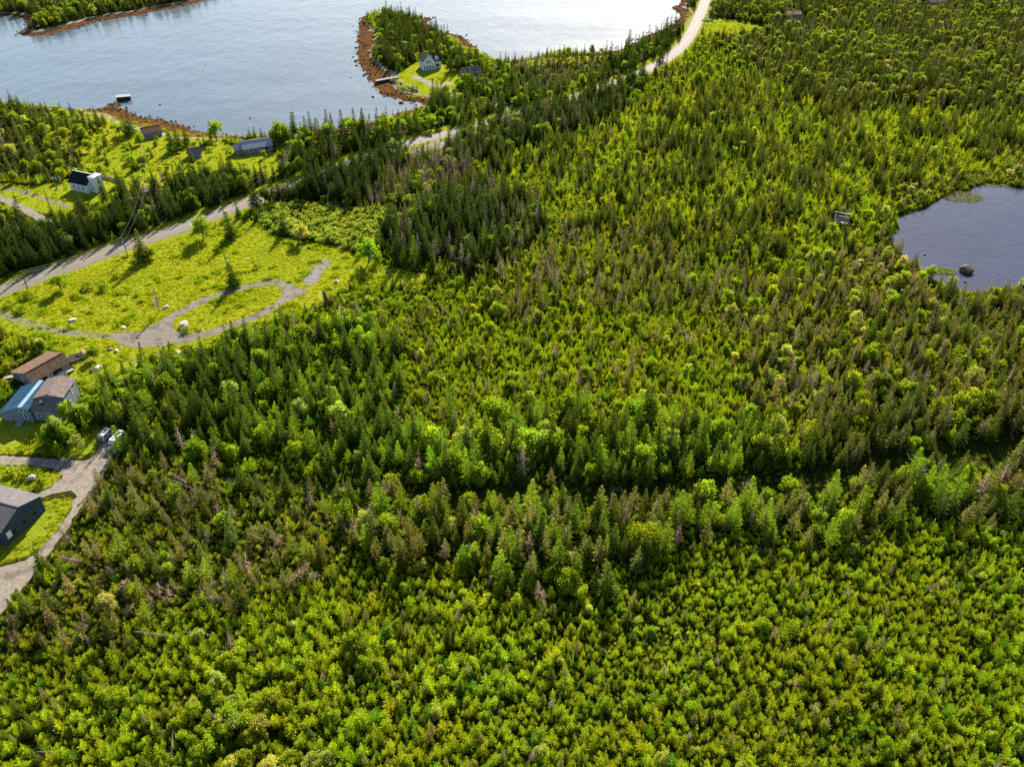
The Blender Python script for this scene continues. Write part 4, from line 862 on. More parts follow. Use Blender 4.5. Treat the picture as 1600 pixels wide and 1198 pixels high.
# where, outline, spacing, {kind: (share, lowest, tallest)}, colour factor
ZONES = [
 ("in the mixed young wood", None, 2.6, {Y: (.62, 2, 4.2), S: (.15, 4, 7.5), B: (.11, 3, 5.5), K: (.1, 4, 6), D: (.02, 4, 6)}, (1, 1, 1)),
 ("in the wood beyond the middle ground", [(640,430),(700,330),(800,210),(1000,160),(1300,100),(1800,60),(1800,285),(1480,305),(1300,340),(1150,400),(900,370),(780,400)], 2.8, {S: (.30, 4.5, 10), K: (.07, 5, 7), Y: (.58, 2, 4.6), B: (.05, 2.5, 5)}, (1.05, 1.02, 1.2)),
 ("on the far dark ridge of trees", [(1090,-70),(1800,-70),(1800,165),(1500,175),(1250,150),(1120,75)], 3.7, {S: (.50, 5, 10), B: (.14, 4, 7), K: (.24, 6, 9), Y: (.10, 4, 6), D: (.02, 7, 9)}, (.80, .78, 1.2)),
 ("in the open bog between sea and road", [(800,100),(850,92),(950,90),(980,110),(930,135),(850,150),(800,140)], 3.6, {K: (.42, 4, 8), D: (.2, 5, 8), B: (.24, 2, 4), S: (.14, 5, 9)}, (.80, .80, 1.2)),
 ("between the inlet and the highway", [(690,120),(760,95),(800,105),(830,150),(960,110),(985,120),(880,160),(800,185),(700,210),(660,200),(680,165)], 4.4, {S: (.46, 7, 12), K: (.16, 6, 9), B: (.26, 4, 7), D: (.07, 7, 10), Y: (.05, 3, 5)}, (.85, .95, 1)),
 ("on the bank between road and glittering sea", [(945,110),(950,84),(990,68),(1022,56),(1045,42),(1066,25),(1072,-40),(1090,-40),(1084,20),(1064,60),(1036,88),(1000,112),(960,128)], 5.5, {S: (.72, 9, 13), B: (.2, 4, 6), K: (.08, 7, 9)}, (.7, .8, 1)),
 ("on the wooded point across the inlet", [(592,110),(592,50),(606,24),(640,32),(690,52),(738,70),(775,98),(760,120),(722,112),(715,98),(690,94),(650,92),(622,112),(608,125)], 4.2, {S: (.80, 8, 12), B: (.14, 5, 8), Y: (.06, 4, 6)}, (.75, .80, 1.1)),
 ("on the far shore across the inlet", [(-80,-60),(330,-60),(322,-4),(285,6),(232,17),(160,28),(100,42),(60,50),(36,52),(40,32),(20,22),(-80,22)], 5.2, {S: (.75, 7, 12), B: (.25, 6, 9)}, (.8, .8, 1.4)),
 ("among the trees on the near shore", [(-80,170),(60,172),(110,180),(180,195),(195,240),(150,262),(100,268),(60,278),(-80,275)], 5.6, {S: (.46, 6, 10), B: (.26, 4, 7), K: (.22, 6, 9), D: (.06, 5, 8)}, (.9, .9, 1.1)),
 ("in the overgrown field by the church", [(200,185),(330,212),(372,232),(430,242),(445,270),(420,285),(330,262),(225,305),(150,275),(110,240)], 7.5, {B: (.34, 3, 6), U: (.36, 1.2, 2.2), S: (.3, 5, 9)}, (1, 1, 1)),
 ("in the dark row along the highway", [(-80,440),(-80,345),(0,352),(60,362),(110,352),(170,345),(178,380),(100,412),(0,446)], 4.4, {S: (.95, 9, 14), B: (.05, 5, 7)}, (.46, .55, .9)),
 ("in the wood above the highway", [(168,345),(196,300),(250,285),(330,262),(380,245),(470,250),(560,232),(596,246),(490,286),(380,316),(250,360),(190,376)], 4.6, {S: (.58, 8, 13), B: (.20, 5, 8), D: (.08, 7, 10), K: (.14, 7, 10)}, (.58, .66, 1)),
 ("on the grassy shore beside the inlet", [(425,222),(440,214),(530,204),(600,196),(640,200),(700,200),(720,205),(660,216),(600,226),(520,240),(445,246)], 6.0, {S: (.60, 9, 14), B: (.26, 6, 9), D: (.14, 8, 11)}, (.85, .9, 1)),
 ("in the dead grey patch below the highway", [(560,300),(578,262),(620,248),(690,246),(745,260),(775,310),(720,335),(640,330),(580,325)], 3.4, {D: (.52, 6, 10), S: (.14, 7, 11), K: (.16, 6, 9), B: (.18, 3, 6)}, (.9, .9, 1)),
 ("in the tall dark clump at the meadow end", [(602,360),(625,320),(700,310),(780,300),(850,320),(865,380),(770,425),(700,425),(640,405),(606,390)], 3.9, {S: (.50, 8, 14), D: (.14, 8, 11), K: (.14, 7, 10), T: (.10, 8, 11), B: (.12, 5, 7)}, (.58, .66, 1)),
 ("in the shrub thicket at the top of the meadow", [(384,352),(420,328),(470,318),(530,324),(590,342),(604,360),(600,385),(570,398),(510,382),(440,372),(400,358)], 2.5, {U: (.97, 1.8, 2.8), B: (.03, 3, 4)}, (.95, .92, 2.2)),
 ("in the dark spruces on the near side of the highway", [(380,335),(388,312),(440,297),(500,276),(560,252),(606,236),(622,262),(585,300),(560,325),(500,318),(460,316),(420,326)], 3.6, {S: (.82, 9, 14), B: (.12, 5, 8), D: (.06, 7, 10)}, (.46, .58, 1)),
 ("in the trees screening the highway", [(690,226),(725,206),(800,184),(880,160),(940,140),(985,120),(1004,114),(1016,130),(970,170),(890,206),(810,232),(730,262),(690,268)], 3.3, {S: (.55, 8, 12), K: (.2, 7, 11), D: (.10, 7, 10), B: (.15, 5, 8)}, (.58, .66, 1)),
 ("on the rocky eastern edge of the point", [(680,42),(740,56),(796,92),(772,116),(740,96),(712,76),(690,62)], 4.0, {U: (.66, 1.2, 2.4), Y: (.22, 2, 4), S: (.12, 5, 8)}, (.95, .95, 1)),
 ("in the brown scrub beside the pond", [(1130,470),(1300,440),(1470,455),(1600,470),(1800,470),(1800,690),(1430,715),(1290,745),(1200,650),(1120,570)], 3.0, {K: (.42, 4, 8), D: (.07, 4, 8), B: (.13, 3, 6), S: (.08, 6, 9), Y: (.30, 1.8, 4.2)}, (1.05, 1.0, 1.2)),
 ("in the greying patch in the middle of the wood", [(770,430),(800,395),(900,370),(1000,375),(1150,410),(1190,470),(1060,490),(900,480),(800,500)], 2.8, {K: (.30, 4.5, 8), D: (.10, 5, 8), Y: (.46, 1.8, 4.2), S: (.08, 5, 8), B: (.06, 3, 5)}, (1.05, 1.03, 1.1)),
 ("among the pale trees by the pond", [(1290,400),(1340,375),(1400,372),(1440,430),(1470,450),(1400,462),(1300,450)], 3.8, {B: (.40, 2.5, 5.5), K: (.30, 4, 7), Y: (.30, 2, 4)}, (1.2, 1.02, 2.6)),
 ("among the pale trees by the pond", [(1390,300),(1480,275),(1700,240),(1700,292),(1590,290),(1530,285),(1470,303),(1410,332)], 4.0, {B: (.36, 2.5, 5), K: (.38, 4, 7), Y: (.26, 2, 4)}, (1.05, .95, 1.8)),
 ("in the bright young stand in the middle", [(560,510),(680,480),(800,495),(1060,490),(1140,520),(1190,600),(1060,670),(800,670),(640,670),(560,630)], 1.9, {Y: (.82, 1.4, 3.4), B: (.08, 2.5, 4.5), K: (.07, 5, 7), D: (.03, 5, 7)}, (1.08, 1.06, 1)),
 ("in the tall dark wood beside the loop drive", [(128,650),(200,580),(330,552),(440,515),(520,500),(600,545),(570,640),(640,700),(640,762),(480,748),(370,730),(205,690),(150,690)], 3.2, {S: (.46, 5, 11), Y: (.26, 3, 6), B: (.15, 4, 7.5), T: (.09, 7, 10), D: (.04, 6, 9)}, (.85, .95, 1)),
 ("in the bright trees above the dark clearing", [(640,690),(800,668),(1050,668),(1250,690),(1290,738),(1000,757),(640,760)], 3.2, {B: (.26, 5, 9), S: (.30, 7, 12), T: (.20, 7, 12), Y: (.24, 3, 6)}, (.95, 1.0, 1)),
 ("in the tall dark edge above the clearing's far end", [(1200,700),(1300,690),(1430,655),(1800,620),(1800,685),(1600,700),(1430,718),(1290,748),(1220,752)], 3.2, {S: (.42, 7, 11), K: (.34, 6, 10), B: (.14, 5, 8), Y: (.10, 3, 5)}, (.80, .82, 1)),
 ("in the tall row below the dark clearing", [(300,745),(480,770),(640,785),(1000,785),(1250,768),(1430,735),(1800,690),(1800,770),(1440,820),(1200,840),(1050,890),(850,905),(640,900),(480,860),(360,800)], 3.7, {K: (.40, 7, 11), T: (.14, 8, 12), S: (.18, 7, 11), B: (.14, 5, 8), D: (.07, 6, 10), Y: (.07, 4, 6)}, (.95, .95, 1)),
 ("in the bright young stand at the front", [(-200,1500),(-200,1040),(120,1050),(300,985),(430,930),(500,890),(640,915),(850,925),(1050,900),(1200,850),(1440,830),(1800,770),(1800,1500)], 1.55, {Y: (.86, 1.2, 3.3), B: (.07, 1.8, 3.6), S: (.03, 3.2, 5.2), K: (.03, 3.2, 5), D: (.01, 4, 5)}, (1, 1, 1)),
 ("in the thinning wood beside the gravel track", [(-80,1050),(-80,985),(70,905),(120,815),(165,760),(200,722),(330,750),(480,780),(560,860),(500,890),(430,930),(300,985),(120,1050)], 3.3, {K: (.38, 4, 8), Y: (.22, 2, 4.5), S: (.07, 6, 9), D: (.22, 4, 8), T: (.06, 6, 9), B: (.05, 3, 6)}, (.95, .90, 1.3)),
 ("in the leaf thicket at the bottom", [(300,1120),(350,1060),(450,1050),(460,1150),(400,1210),(320,1200)], 2.3, {B: (.72, 2.2, 4.4), Y: (.28, 2, 4)}, (1.05, 1, 1)),
 ("on the scrubby bank below the loop drive", [(250,560),(330,541),(400,516),(490,482),(560,452),(640,450),(700,440),(745,450),(660,470),(560,490),(470,520),(360,548),(280,572)], 2.9, {U: (.55, 1.2, 2.2), Y: (.35, 2.5, 5), B: (.1, 3, 5)}, (.9, .95, 1)),
 ("in the scrub left of the grassy track", [(-80,505),(0,520),(60,540),(118,568),(70,545),(20,580),(-80,600)], 3.0, {U: (.85, 1.0, 2.0), B: (.15, 3, 5)}, (1.1, 1.05, 1)),
 ("beside the campers", [(75,690),(112,655),(140,640),(205,640),(215,690),(190,700),(170,680),(150,685),(140,705),(80,712)], 3.6, {S: (.45, 6, 10), B: (.4, 5, 8), Y: (.15, 4, 6)}, (.85, .95, 1)),
]
TRAIL = resample(pts([(300,742),(400,752),(640,776),(1000,776),(1290,752),(1430,722),(1600,702),(1800,680)]), 3)
DRIVES = [(track, 2.6), (loopA, 3.6), (loopB, 3.8), (side, 4.0), (path, 3.0), (pen_drive, 4), (pen_drive2, 3.2)]
def tree_points(under=None):
    zid_of = {}
    x0, x1, y0, y1 = -560, 560, 60, 900
    zp = [None if z[1] is None else pts(z[1]) for z in ZONES]
    out = []
    for sp in (sorted({z[2] for z in ZONES}) if under is None else [under[0]]):
        nx, ny = int((x1 - x0) / sp), int((y1 - y0) / (sp * .866))
        gx, gy = np.meshgrid(np.arange(nx), np.arange(ny)); X = x0 + (gx + .5 * (gy % 2)) * sp; Yy = y0 + gy * sp * .866
        X = (X + RNG.normal(0, sp * .33, X.shape)).ravel(); Yy = (Yy + RNG.normal(0, sp * .33, Yy.shape)).ravel()
        px, py = proj(X, Yy, 0); k = (px > -260) & (px < 1860) & (py > -70) & (py < 1430); X, Yy, py = X[k], Yy[k], py[k]
        amp = np.where(py > 330, 1.0, .35); wx = X + ((fnoise(X, Yy, 24, 11) - .5) * 30 + RNG.normal(0, 3.0, X.shape)) * amp; wy = Yy + ((fnoise(X, Yy, 24, 12) - .5) * 30 + RNG.normal(0, 3.0, X.shape)) * amp
        zi = np.zeros(len(X), int)
        for i, zz in enumerate(zp):
            if zz is not None: zi[inside(wx, wy, zz)] = i
        k = np.array([ZONES[i][2] == sp if under is None else i in under[1] for i in zi], bool); X, Yy, zi = X[k], Yy[k], zi[k]
        out.append(np.stack([X, Yy, zi], 1))
    A = np.vstack(out); X, Yy, zi = A[:, 0], A[:, 1], A[:, 2].astype(int)
    d = sdist(X, Yy, sea); ok = d > shore_width(X, Yy) * .8
    ok &= sdist(X, Yy, lake) > 1.0
    ok &= seg_dist(X, Yy, road) > np.where(np.isin(zi, [i for i, z in enumerate(ZONES) if 'near side' in z[0] or 'screening' in z[0]]), 5.6, 7.5)
    for ln, ww in DRIVES: ok &= seg_dist(X, Yy, ln) > ww
    for pl, mg in ((gravel, 1.2), (junction, 1.5), (loop_end, 1.5), (grey_pad, 1.0), (verge_lot, .5)): ok &= sdist(X, Yy, pl) > mg
    openz = {i for i, z in enumerate(ZONES) if any(s in z[0] for s in ("overgrown field", "grassy shore", "near shore", "open bog", "scrubby bank", "beside the campers"))}
    op = np.zeros(len(X), bool)
    for gp in grass_polys: op |= sdist(X, Yy, gp) < .8
    ok &= ~(op & ~np.isin(zi, list(openz)))
    ok &= ~(inside(X, Yy, grass_polys[0]) & (zi != [i for i, z in enumerate(ZONES) if "scrubby bank" in z[0]][0]))
    td = seg_dist(X, Yy, TRAIL); ok &= (td > np.where(X > -25, 2.7, 1.0) + 2.4 * np.clip(fnoise(X, Yy, 26, 21) * 2 - .5, 0, 1)) | ((under is not None) & (RNG.random(len(X)) < .3))
    for cx, cy, r in KEEP_OUT: ok &= np.hypot(X - cx, Yy - cy) > r
    return X[ok], Yy[ok], zi[ok]

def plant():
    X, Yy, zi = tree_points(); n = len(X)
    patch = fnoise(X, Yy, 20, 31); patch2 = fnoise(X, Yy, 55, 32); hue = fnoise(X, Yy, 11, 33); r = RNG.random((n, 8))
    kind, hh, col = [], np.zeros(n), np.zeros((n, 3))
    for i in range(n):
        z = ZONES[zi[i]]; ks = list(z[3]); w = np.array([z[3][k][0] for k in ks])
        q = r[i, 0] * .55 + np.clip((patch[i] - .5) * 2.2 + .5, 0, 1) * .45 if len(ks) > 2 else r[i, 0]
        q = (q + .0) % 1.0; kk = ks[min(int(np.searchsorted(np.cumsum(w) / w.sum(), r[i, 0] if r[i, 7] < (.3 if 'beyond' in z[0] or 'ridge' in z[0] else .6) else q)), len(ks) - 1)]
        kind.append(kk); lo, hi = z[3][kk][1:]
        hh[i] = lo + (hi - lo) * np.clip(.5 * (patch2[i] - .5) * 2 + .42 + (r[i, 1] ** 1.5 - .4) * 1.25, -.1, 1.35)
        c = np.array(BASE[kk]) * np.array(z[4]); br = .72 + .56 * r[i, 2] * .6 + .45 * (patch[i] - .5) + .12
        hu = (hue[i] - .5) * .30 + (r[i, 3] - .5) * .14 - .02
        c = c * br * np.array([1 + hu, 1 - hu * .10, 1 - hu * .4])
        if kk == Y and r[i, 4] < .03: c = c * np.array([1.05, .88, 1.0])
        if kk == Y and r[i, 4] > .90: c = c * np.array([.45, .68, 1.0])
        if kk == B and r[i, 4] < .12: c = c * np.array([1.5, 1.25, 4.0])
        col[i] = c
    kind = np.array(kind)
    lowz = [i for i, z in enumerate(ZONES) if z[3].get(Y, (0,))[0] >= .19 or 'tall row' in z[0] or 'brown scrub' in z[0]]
    ux, uy, uz = tree_points((1.5, lowz)); m = len(ux); q = RNG.random((m, 3)); uc = np.array([BASE[Y]] * m) * np.array([ZONES[i][4] for i in uz]) * (.74 + .34 * q[:, :1]) * np.stack([.88 + .2 * fnoise(ux, uy, 9, 51), np.ones(m), np.ones(m)], 1)
    us = (.22 + .26 * q[:, 1])
    instancer("young_undergrowth", library(Y), np.stack([ux, uy, np.zeros(m)], 1), np.stack([0 * us, 0 * us, q[:, 2] * 6.28], 1), np.stack([us * 1.5, us * 1.5, us], 1), RNG.integers(0, 4, m), uc, "knee high seedlings and brush filling the gaps between the trees")
    print("UNDER", m)
    px, py = proj(X, Yy, hh * .6); inview = (px > 3) & (px < 1597) & (py > 3) & (py < 1195)
    size = hh * scale_at(py) * inview
    tang = np.array([k_ == D and 'thinning' in ZONES[z_][0] for k_, z_ in zip(kind, zi)]); tilt = np.where(tang, .55, .04)
    rot = np.stack([RNG.normal(0, 1, n) * tilt, RNG.normal(0, 1, n) * tilt, RNG.random(n) * 6.283], 1)
    idx = RNG.integers(0, 4, n); wf = .88 + .26 * RNG.random(n)
    words = {S: ("spruce tree", "dark pointed spruce"), Y: ("young fir", "bushy yellow-green young fir"), T: ("larch tree", "feathery light green larch"), B: ("broadleaf tree", "round leafy broadleaf tree"),
             K: ("conifer", "thin scraggly grey-twigged conifer"), D: ("dead tree", "bare grey dead tree"), U: ("bush", "low leafy bush")}
    for k in PROTO:
        sel = np.where(kind == k)[0]
        if not len(sel): continue
        order = sel[np.argsort(-size[sel])]; top = [i for i in order[:300 - RESERVED.get(k, 0)] if size[i] > 0]; rest = np.setdiff1d(sel, top)
        hs = np.array([p[0] for p in PROTO[k]])
        for i in top:
            sz = "tall " if hh[i] > np.mean(ZONES[zi[i]][3][k][1:]) + .5 else ("small " if hh[i] < np.mean(ZONES[zi[i]][3][k][1:]) - .5 else "")
            lab = f"{sz}{words[k][1]} {ZONES[zi[i]][0]}"
            place_tree(k, X[i], Yy[i], hh[i], lab, f"{words[k][0]}s {ZONES[zi[i]][0]}", tuple(col[i]), rot[i], int(idx[i]), float(wf[i]))
        if len(rest):
            s = hh[rest] / hs[idx[rest]]
            instancer({S: 'spruce_forest', Y: 'young_fir_forest', T: 'larch_forest', B: 'broadleaf_forest', K: 'scraggly_forest', D: 'dead_forest', U: 'shrubbery'}[k], library(k),
                      np.stack([X[rest], Yy[rest], np.zeros(len(rest))], 1), rot[rest], np.stack([s * wf[rest], s * wf[rest], s], 1), idx[rest], col[rest], f"mass of {words[k][0]}s filling the woodland")
        print("TREES", k, len(sel), "individual", len(top))
def place_tree(k, x, y, h, label, group, col, rot=None, idx=0, wf=1.0, z=0.0):
    h0, cr, tr = PROTO[k][idx]; s = h / h0; rot = (0, 0, random.random() * 6.28) if rot is None else tuple(map(float, rot))
    if tr is None:
        o = bpy.data.objects.new(k, cr); COL.objects.link(o)
        o['tcol'] = [float(c) for c in col]
    else:
        o = bpy.data.objects.new(k, None); COL.objects.link(o)
        for nm, me in (('branches' if k == D else 'crown', cr), ('trunk', tr)):
            c = bpy.data.objects.new(nm, me); COL.objects.link(c); c.parent = o; c['tcol'] = [float(q) for q in col]
    o.location = (float(x), float(y), z); o.rotation_euler = rot; o.scale = (s * wf, s * wf, s)
    return tag(o, label, {S: 'spruce tree', Y: 'young tree', T: 'larch', B: 'tree', K: 'conifer', D: 'dead tree', U: 'bush'}[k], group)
RESERVED = {S: 40, B: 22, U: 22, D: 12}
SPECIAL = [
 (B, (318,373), 9.5, "round bright broadleaf tree at the meadow edge beside the highway", (1, 1, 1)),
 (S, (362,372), 11.5, "bushy dark spruce beside the round broadleaf at the meadow edge", (.9, 1, 1)),
 (S, (225,406), 12.5, "greyish spruce beside the utility pole, casting a long meadow shadow", (1.3, 1.1, 1.5)),
 (B, (237,404), 5.0, "small leafy tree hugging the greyish spruce by the pole", (1, 1, 1)),
 (S, (367,447), 10.0, "lone dark spruce between meadow and loop drive", (.7, .8, 1)),
 (S, (444,366), 9.0, "thin dark spruce in front of the shrub thicket", (.6, .7, 1)),
 (B, (471,376), 7.5, "pale grey-green round shrub tree in front of the thicket", (1.5, 1.1, 4)),
 (B, (577,410), 10.5, "bright green tree at the right end of the thicket", (.85, 1.1, 1)),
 (B, (96,454), 6.5, "thin feathery bush tree on the meadow near the highway", (1.05, 1, 1)),
 (D, (249,488), 10.0, "bare leafless tree standing at the fork of the drive", (1, 1, 1)),
 (U, (139,450), 2.6, "dark bush on the meadow, left of a pair", (.8, .85, 1)), (U, (160,452), 2.6, "dark bush on the meadow, right of a pair", (.8, .9, 1)),
 (U, (182,434), 2.0, "small dark shrub on the meadow by the spruce shadow", (.7, .7, 1)), (U, (42,466), 3.0, "bush below the leftmost highway pole", (.8, .85, 1)),
 (U, (36,484), 2.4, "low clump of bushes above the grassy track", (.8, .85, 1)), (U, (15,478), 2.2, "spreading bush in the corner between highway and track", (.85, .9, 1)),
 (U, (121,464), 1.4, "small tuft of weeds in the meadow's left half", (1, 1, 1)), (U, (105,512), 1.6, "low bush beside the pale slab on the meadow", (.8, .9, 1)), (U, (289,519), 1.9, "shrub growing round the large white boulder", (.8, .9, 1)),
 (U, (404,418), 1.7, "dark weed clump at the meadow's upper right", (.7, .8, 1)), (U, (215,462), 1.3, "small green tuft in mid meadow", (.8, .9, 1)),
 (B, (338,218), 9.5, "round light green tree on the shore left of the metal roof house", (1, 1.05, 1)), (B, (440,222), 11.0, "leafy broadleaf on the shore right of the metal roof house", (.95, 1, 1)),
 (S, (205,212), 14.0, "dark spruce left of the brown roofed shed", (.6, .7, .9)), (S, (199,210), 12.0, "second dark spruce left of the brown roofed shed", (.6, .7, .9)),
 (S, (280,232), 12.5, "dark spruce right of the brown roofed shed", (.6, .75, .9)), (S, (292,228), 11.0, "dark spruce in the pair right of the shed", (.7, .75, .9)), (S, (268,236), 10.0, "shorter dark spruce just right of the shed", (.6, .75, .9)),
 (S, (678,168), 16.0, "tall spruce in front of the white house on the point", (.6, .75, 1)), (S, (690,166), 14.0, "spruce beside the drive to the white house", (.65, .75, 1)),
 (S, (704,112), 15.0, "tall spruce right of the white house on the point", (.65, .8, 1)), (S, (714,110), 14.0, "spruce next to the tallest right of the white house", (.65, .8, 1)), (S, (725,112), 12.0, "spruce at the cottage's left, on the point", (.65, .8, 1)),
 (S, (462,222), 15.5, "spare high spruce on the shore beside the inlet", (.9, .9, 1)), (S, (482,226), 14.5, "wide spruce with a bare lower trunk on the shore", (1, .95, 1)), (S, (522,222), 15.0, "dense shore spruce above the bright grass", (.95, .9, 1)),
 (S, (502,224), 13.0, "reddish-brown spruce on the shore", (1.7, .9, 1)), (S, (557,218), 16.0, "ragged tall spruce at the end of the shore row", (.9, .9, 1)), (S, (580,222), 14.5, "brownish spruce in the shore row above the highway", (1.1, .9, 1)),
 (S, (592,224), 15.0, "pointed spruce in the shore row above the highway", (.9, .9, 1)), (S, (606,224), 14.0, "thin spruce in the shore row above the highway", (1, .9, 1)),
 (S, (1031,96), 15.0, "tall pointed spruce beside the highway at the glittering water", (.6, .7, 1)), (S, (630,262), 12.0, "isolated slim spruce in the grey dead patch", (.7, .85, 1)), (S, (655,275), 13.5, "dark spruce at the right of the grey dead patch", (.55, .7, 1)),
 (S, (1024,122), 11.0, "pointed dark spruce on the near verge of the highway bend", (.55, .65, 1)), (S, (1040,118), 11.0, "blunt dark spruce on the near verge of the highway bend", (.55, .65, 1)),
 (B, (1090,132), 8.0, "rounded bright bush tree below the highway bend", (1, 1.05, 1)), (B, (148,560), 4.5, "dark leafy shrub by the straw mound", (.6, .75, 1)), 
 (U, (40,742), 2.2, "bush above the dark barn's roof", (.9, 1, 1)), (U, (20,738), 2.0, "low bush by the gravel lane above the barn", (.9, 1, 1)), (U, (70,752), 1.8, "bush beside the pale rock above the barn", (.9, 1, 1)),
 (S, (128,335), 11.0, "spruce just below the church", (.6, .7, 1)), (S, (165,312), 11.0, "spruce right of the church tower", (.55, .7, 1)), (S, (200,312), 11.0, "slim spruce between the church and the wood", (.55, .7, 1)),
 (D, (817,745), 12.0, "silver-grey dead spruce standing above the dark clearing", (1, 1, 1)), (D, (535,505), 9.0, "bare pale snag at the bank end of the loop drive", (1, 1, 1)), (D, (560,500), 9.0, "second bare snag on the bank past the loop drive", (1, 1, 1)),
 (B, (1002,862), 9.0, "broad yellow-green tree in the tall row below the clearing", (1.25, 1.1, 1)), (B, (560,1015), 6.5, "wide leafy tree left of centre in the front stand", (1.05, 1.05, 1)),
]
def plant_special():
    for k, (px, py), h, lab, f in SPECIAL:
        x, y = P(px, py); c = np.array(BASE[k]) * np.array(f) * (.95 + .15 * random.random())
        place_tree(k, x, y, h, lab, None, tuple(c), None, random.randrange(4), 1.3 if k == S and py > 330 else (1.15 if k == B else 1.0))
plant_special()
plant()

# ------------------------------------------------------------------ grass and weeds of the open ground
def grass_tufts():
    g = np.random.default_rng(5); col = bpy.data.collections.new("tuft_shapes")
    for i in range(4):
        L = Leaves()
        for j in range(36):
            az = g.random() * 6.28; R = .75 * math.sqrt(g.random()); p = np.array([R * math.cos(az), R * math.sin(az), -.02]); d = unit(np.array([g.normal(0, .35), g.normal(0, .35), 1]))
            s = unit(np.cross(d, g.normal(0, 1, 3))); L.kite(p, d, s, .30 + .4 * g.random(), .12, g.random())
        o = bpy.data.objects.new(f"tuft_shape_{'abcd'[i]}", L.mesh('tuft', LEAF)); col.objects.link(o)
    P_, C_, S_ = [], [], []
    for gi, gp in enumerate(grass_polys):
        lo, hi = gp.min(0), gp.max(0); sp = .95 if gi < 4 else 1.5; n = int((hi - lo).prod() / sp ** 2)
        q = lo + g.random((n, 2)) * (hi - lo); px, py = proj(q[:, 0], q[:, 1], 0)
        k = inside(q[:, 0], q[:, 1], gp) & (px > -40) & (px < 1640); q = q[k]
        k = (seg_dist(q[:, 0], q[:, 1], road) > 5.5) & (sdist(q[:, 0], q[:, 1], sea) > 3)
        for ln, ww in ((track, 1.75), (loopA, 1.75), (loopB, 1.95), (side, 1.9), (path, 1.1), (pen_drive, 2.4), (pen_drive2, 2.0)):
            dd = seg_dist(q[:, 0], q[:, 1], ln); k &= (dd > ww + g.normal(0, .28, len(q))) | (np.array(ln is not side and ln is not path) & (dd < .35) & (g.random(len(q)) < (.9 if ln is track else .22)))
        for pl in (gravel, junction, loop_end): k &= sdist(q[:, 0], q[:, 1], pl) > g.normal(-.1, .35, len(q))
        k &= (sdist(q[:, 0], q[:, 1], grey_pad) > g.normal(-.5, .5, len(q))) | (fnoise(q[:, 0], q[:, 1], 4, 61) > .56)
        for cx, cy, r in KEEP_OUT: k &= np.hypot(q[:, 0] - cx, q[:, 1] - cy) > r * .8
        q = q[k]; P_.append(q)
    q = np.vstack(P_); rd = resample(road, 1.0); m = len(rd) * 3
    T = np.gradient(rd, axis=0); T /= np.hypot(T[:, 0], T[:, 1])[:, None]; N = np.stack([-T[:, 1], T[:, 0]], 1); ii = g.integers(0, len(rd), m); off = (5.2 + 4.5 * g.random(m)) * g.choice([-1, 1], m)
    v = rd[ii] + N[ii] * off[:, None]; px, py = proj(v[:, 0], v[:, 1], 0); k = (px > -40) & (px < 1640) & (py > -20); q = np.vstack([q, v[k]])
    n = len(q); a = fnoise(q[:, 0], q[:, 1], 16, 41); b = fnoise(q[:, 0], q[:, 1], 4, 42); r = g.random(n)
    c = np.array([.268, .308, .014]) * (.96 + .06 * r)[:, None] * np.stack([.84 + .42 * a, .95 + .1 * a, 1 + 0 * a], 1)
    weed = (b > .68); c[weed] *= np.array([.70, .86, 1])
    sc = np.where(weed, 1.3, .62) * (.7 + .6 * g.random(n))
    instancer("meadow_grass", col, np.c_[q, np.zeros(n)], np.stack([0 * r, 0 * r, r * 6.28], 1), np.stack([sc, sc, sc * (.8 + .5 * b)], 1), g.integers(0, 4, n), c, "grass and weeds covering the open meadow and verges")
    print("TUFTS", n)
grass_tufts()

# ------------------------------------------------------------------ rocks of the shore
def rock_mesh(seed, name, mat, sub=2):
    bm = bmesh.new(); bmesh.ops.create_icosphere(bm, subdivisions=sub, radius=1); g = random.Random(seed)
    ax = [(Vector((g.gauss(0, 1), g.gauss(0, 1), g.gauss(0, 1))).normalized(), .55 + .35 * g.random()) for _ in range(9)]
    for v in bm.verts:
        for d, lim in ax:
            t = v.co.dot(d)
            if t > lim: v.co -= d * (t - lim) * .85
        v.co *= .92 + .16 * g.random()
    me = bpy.data.meshes.new(name); bm.to_mesh(me); bm.free(); me.materials.append(mat); return me
ROCKW = surface("pale_granite", (.34, .31, .29), (.55, .52, .49), 1.3, .9, .2, bump=.4, c3=(.22, .20, .17))
ROCKD = surface("wet_rock", (.035, .028, .022), (.11, .08, .055), 1.1, .8, .3, bump=.4, c3=(.16, .12, .08))
ROCKG = surface("grey_rock", (.10, .095, .10), (.24, .22, .23), 1.1, .9, .2, bump=.4)
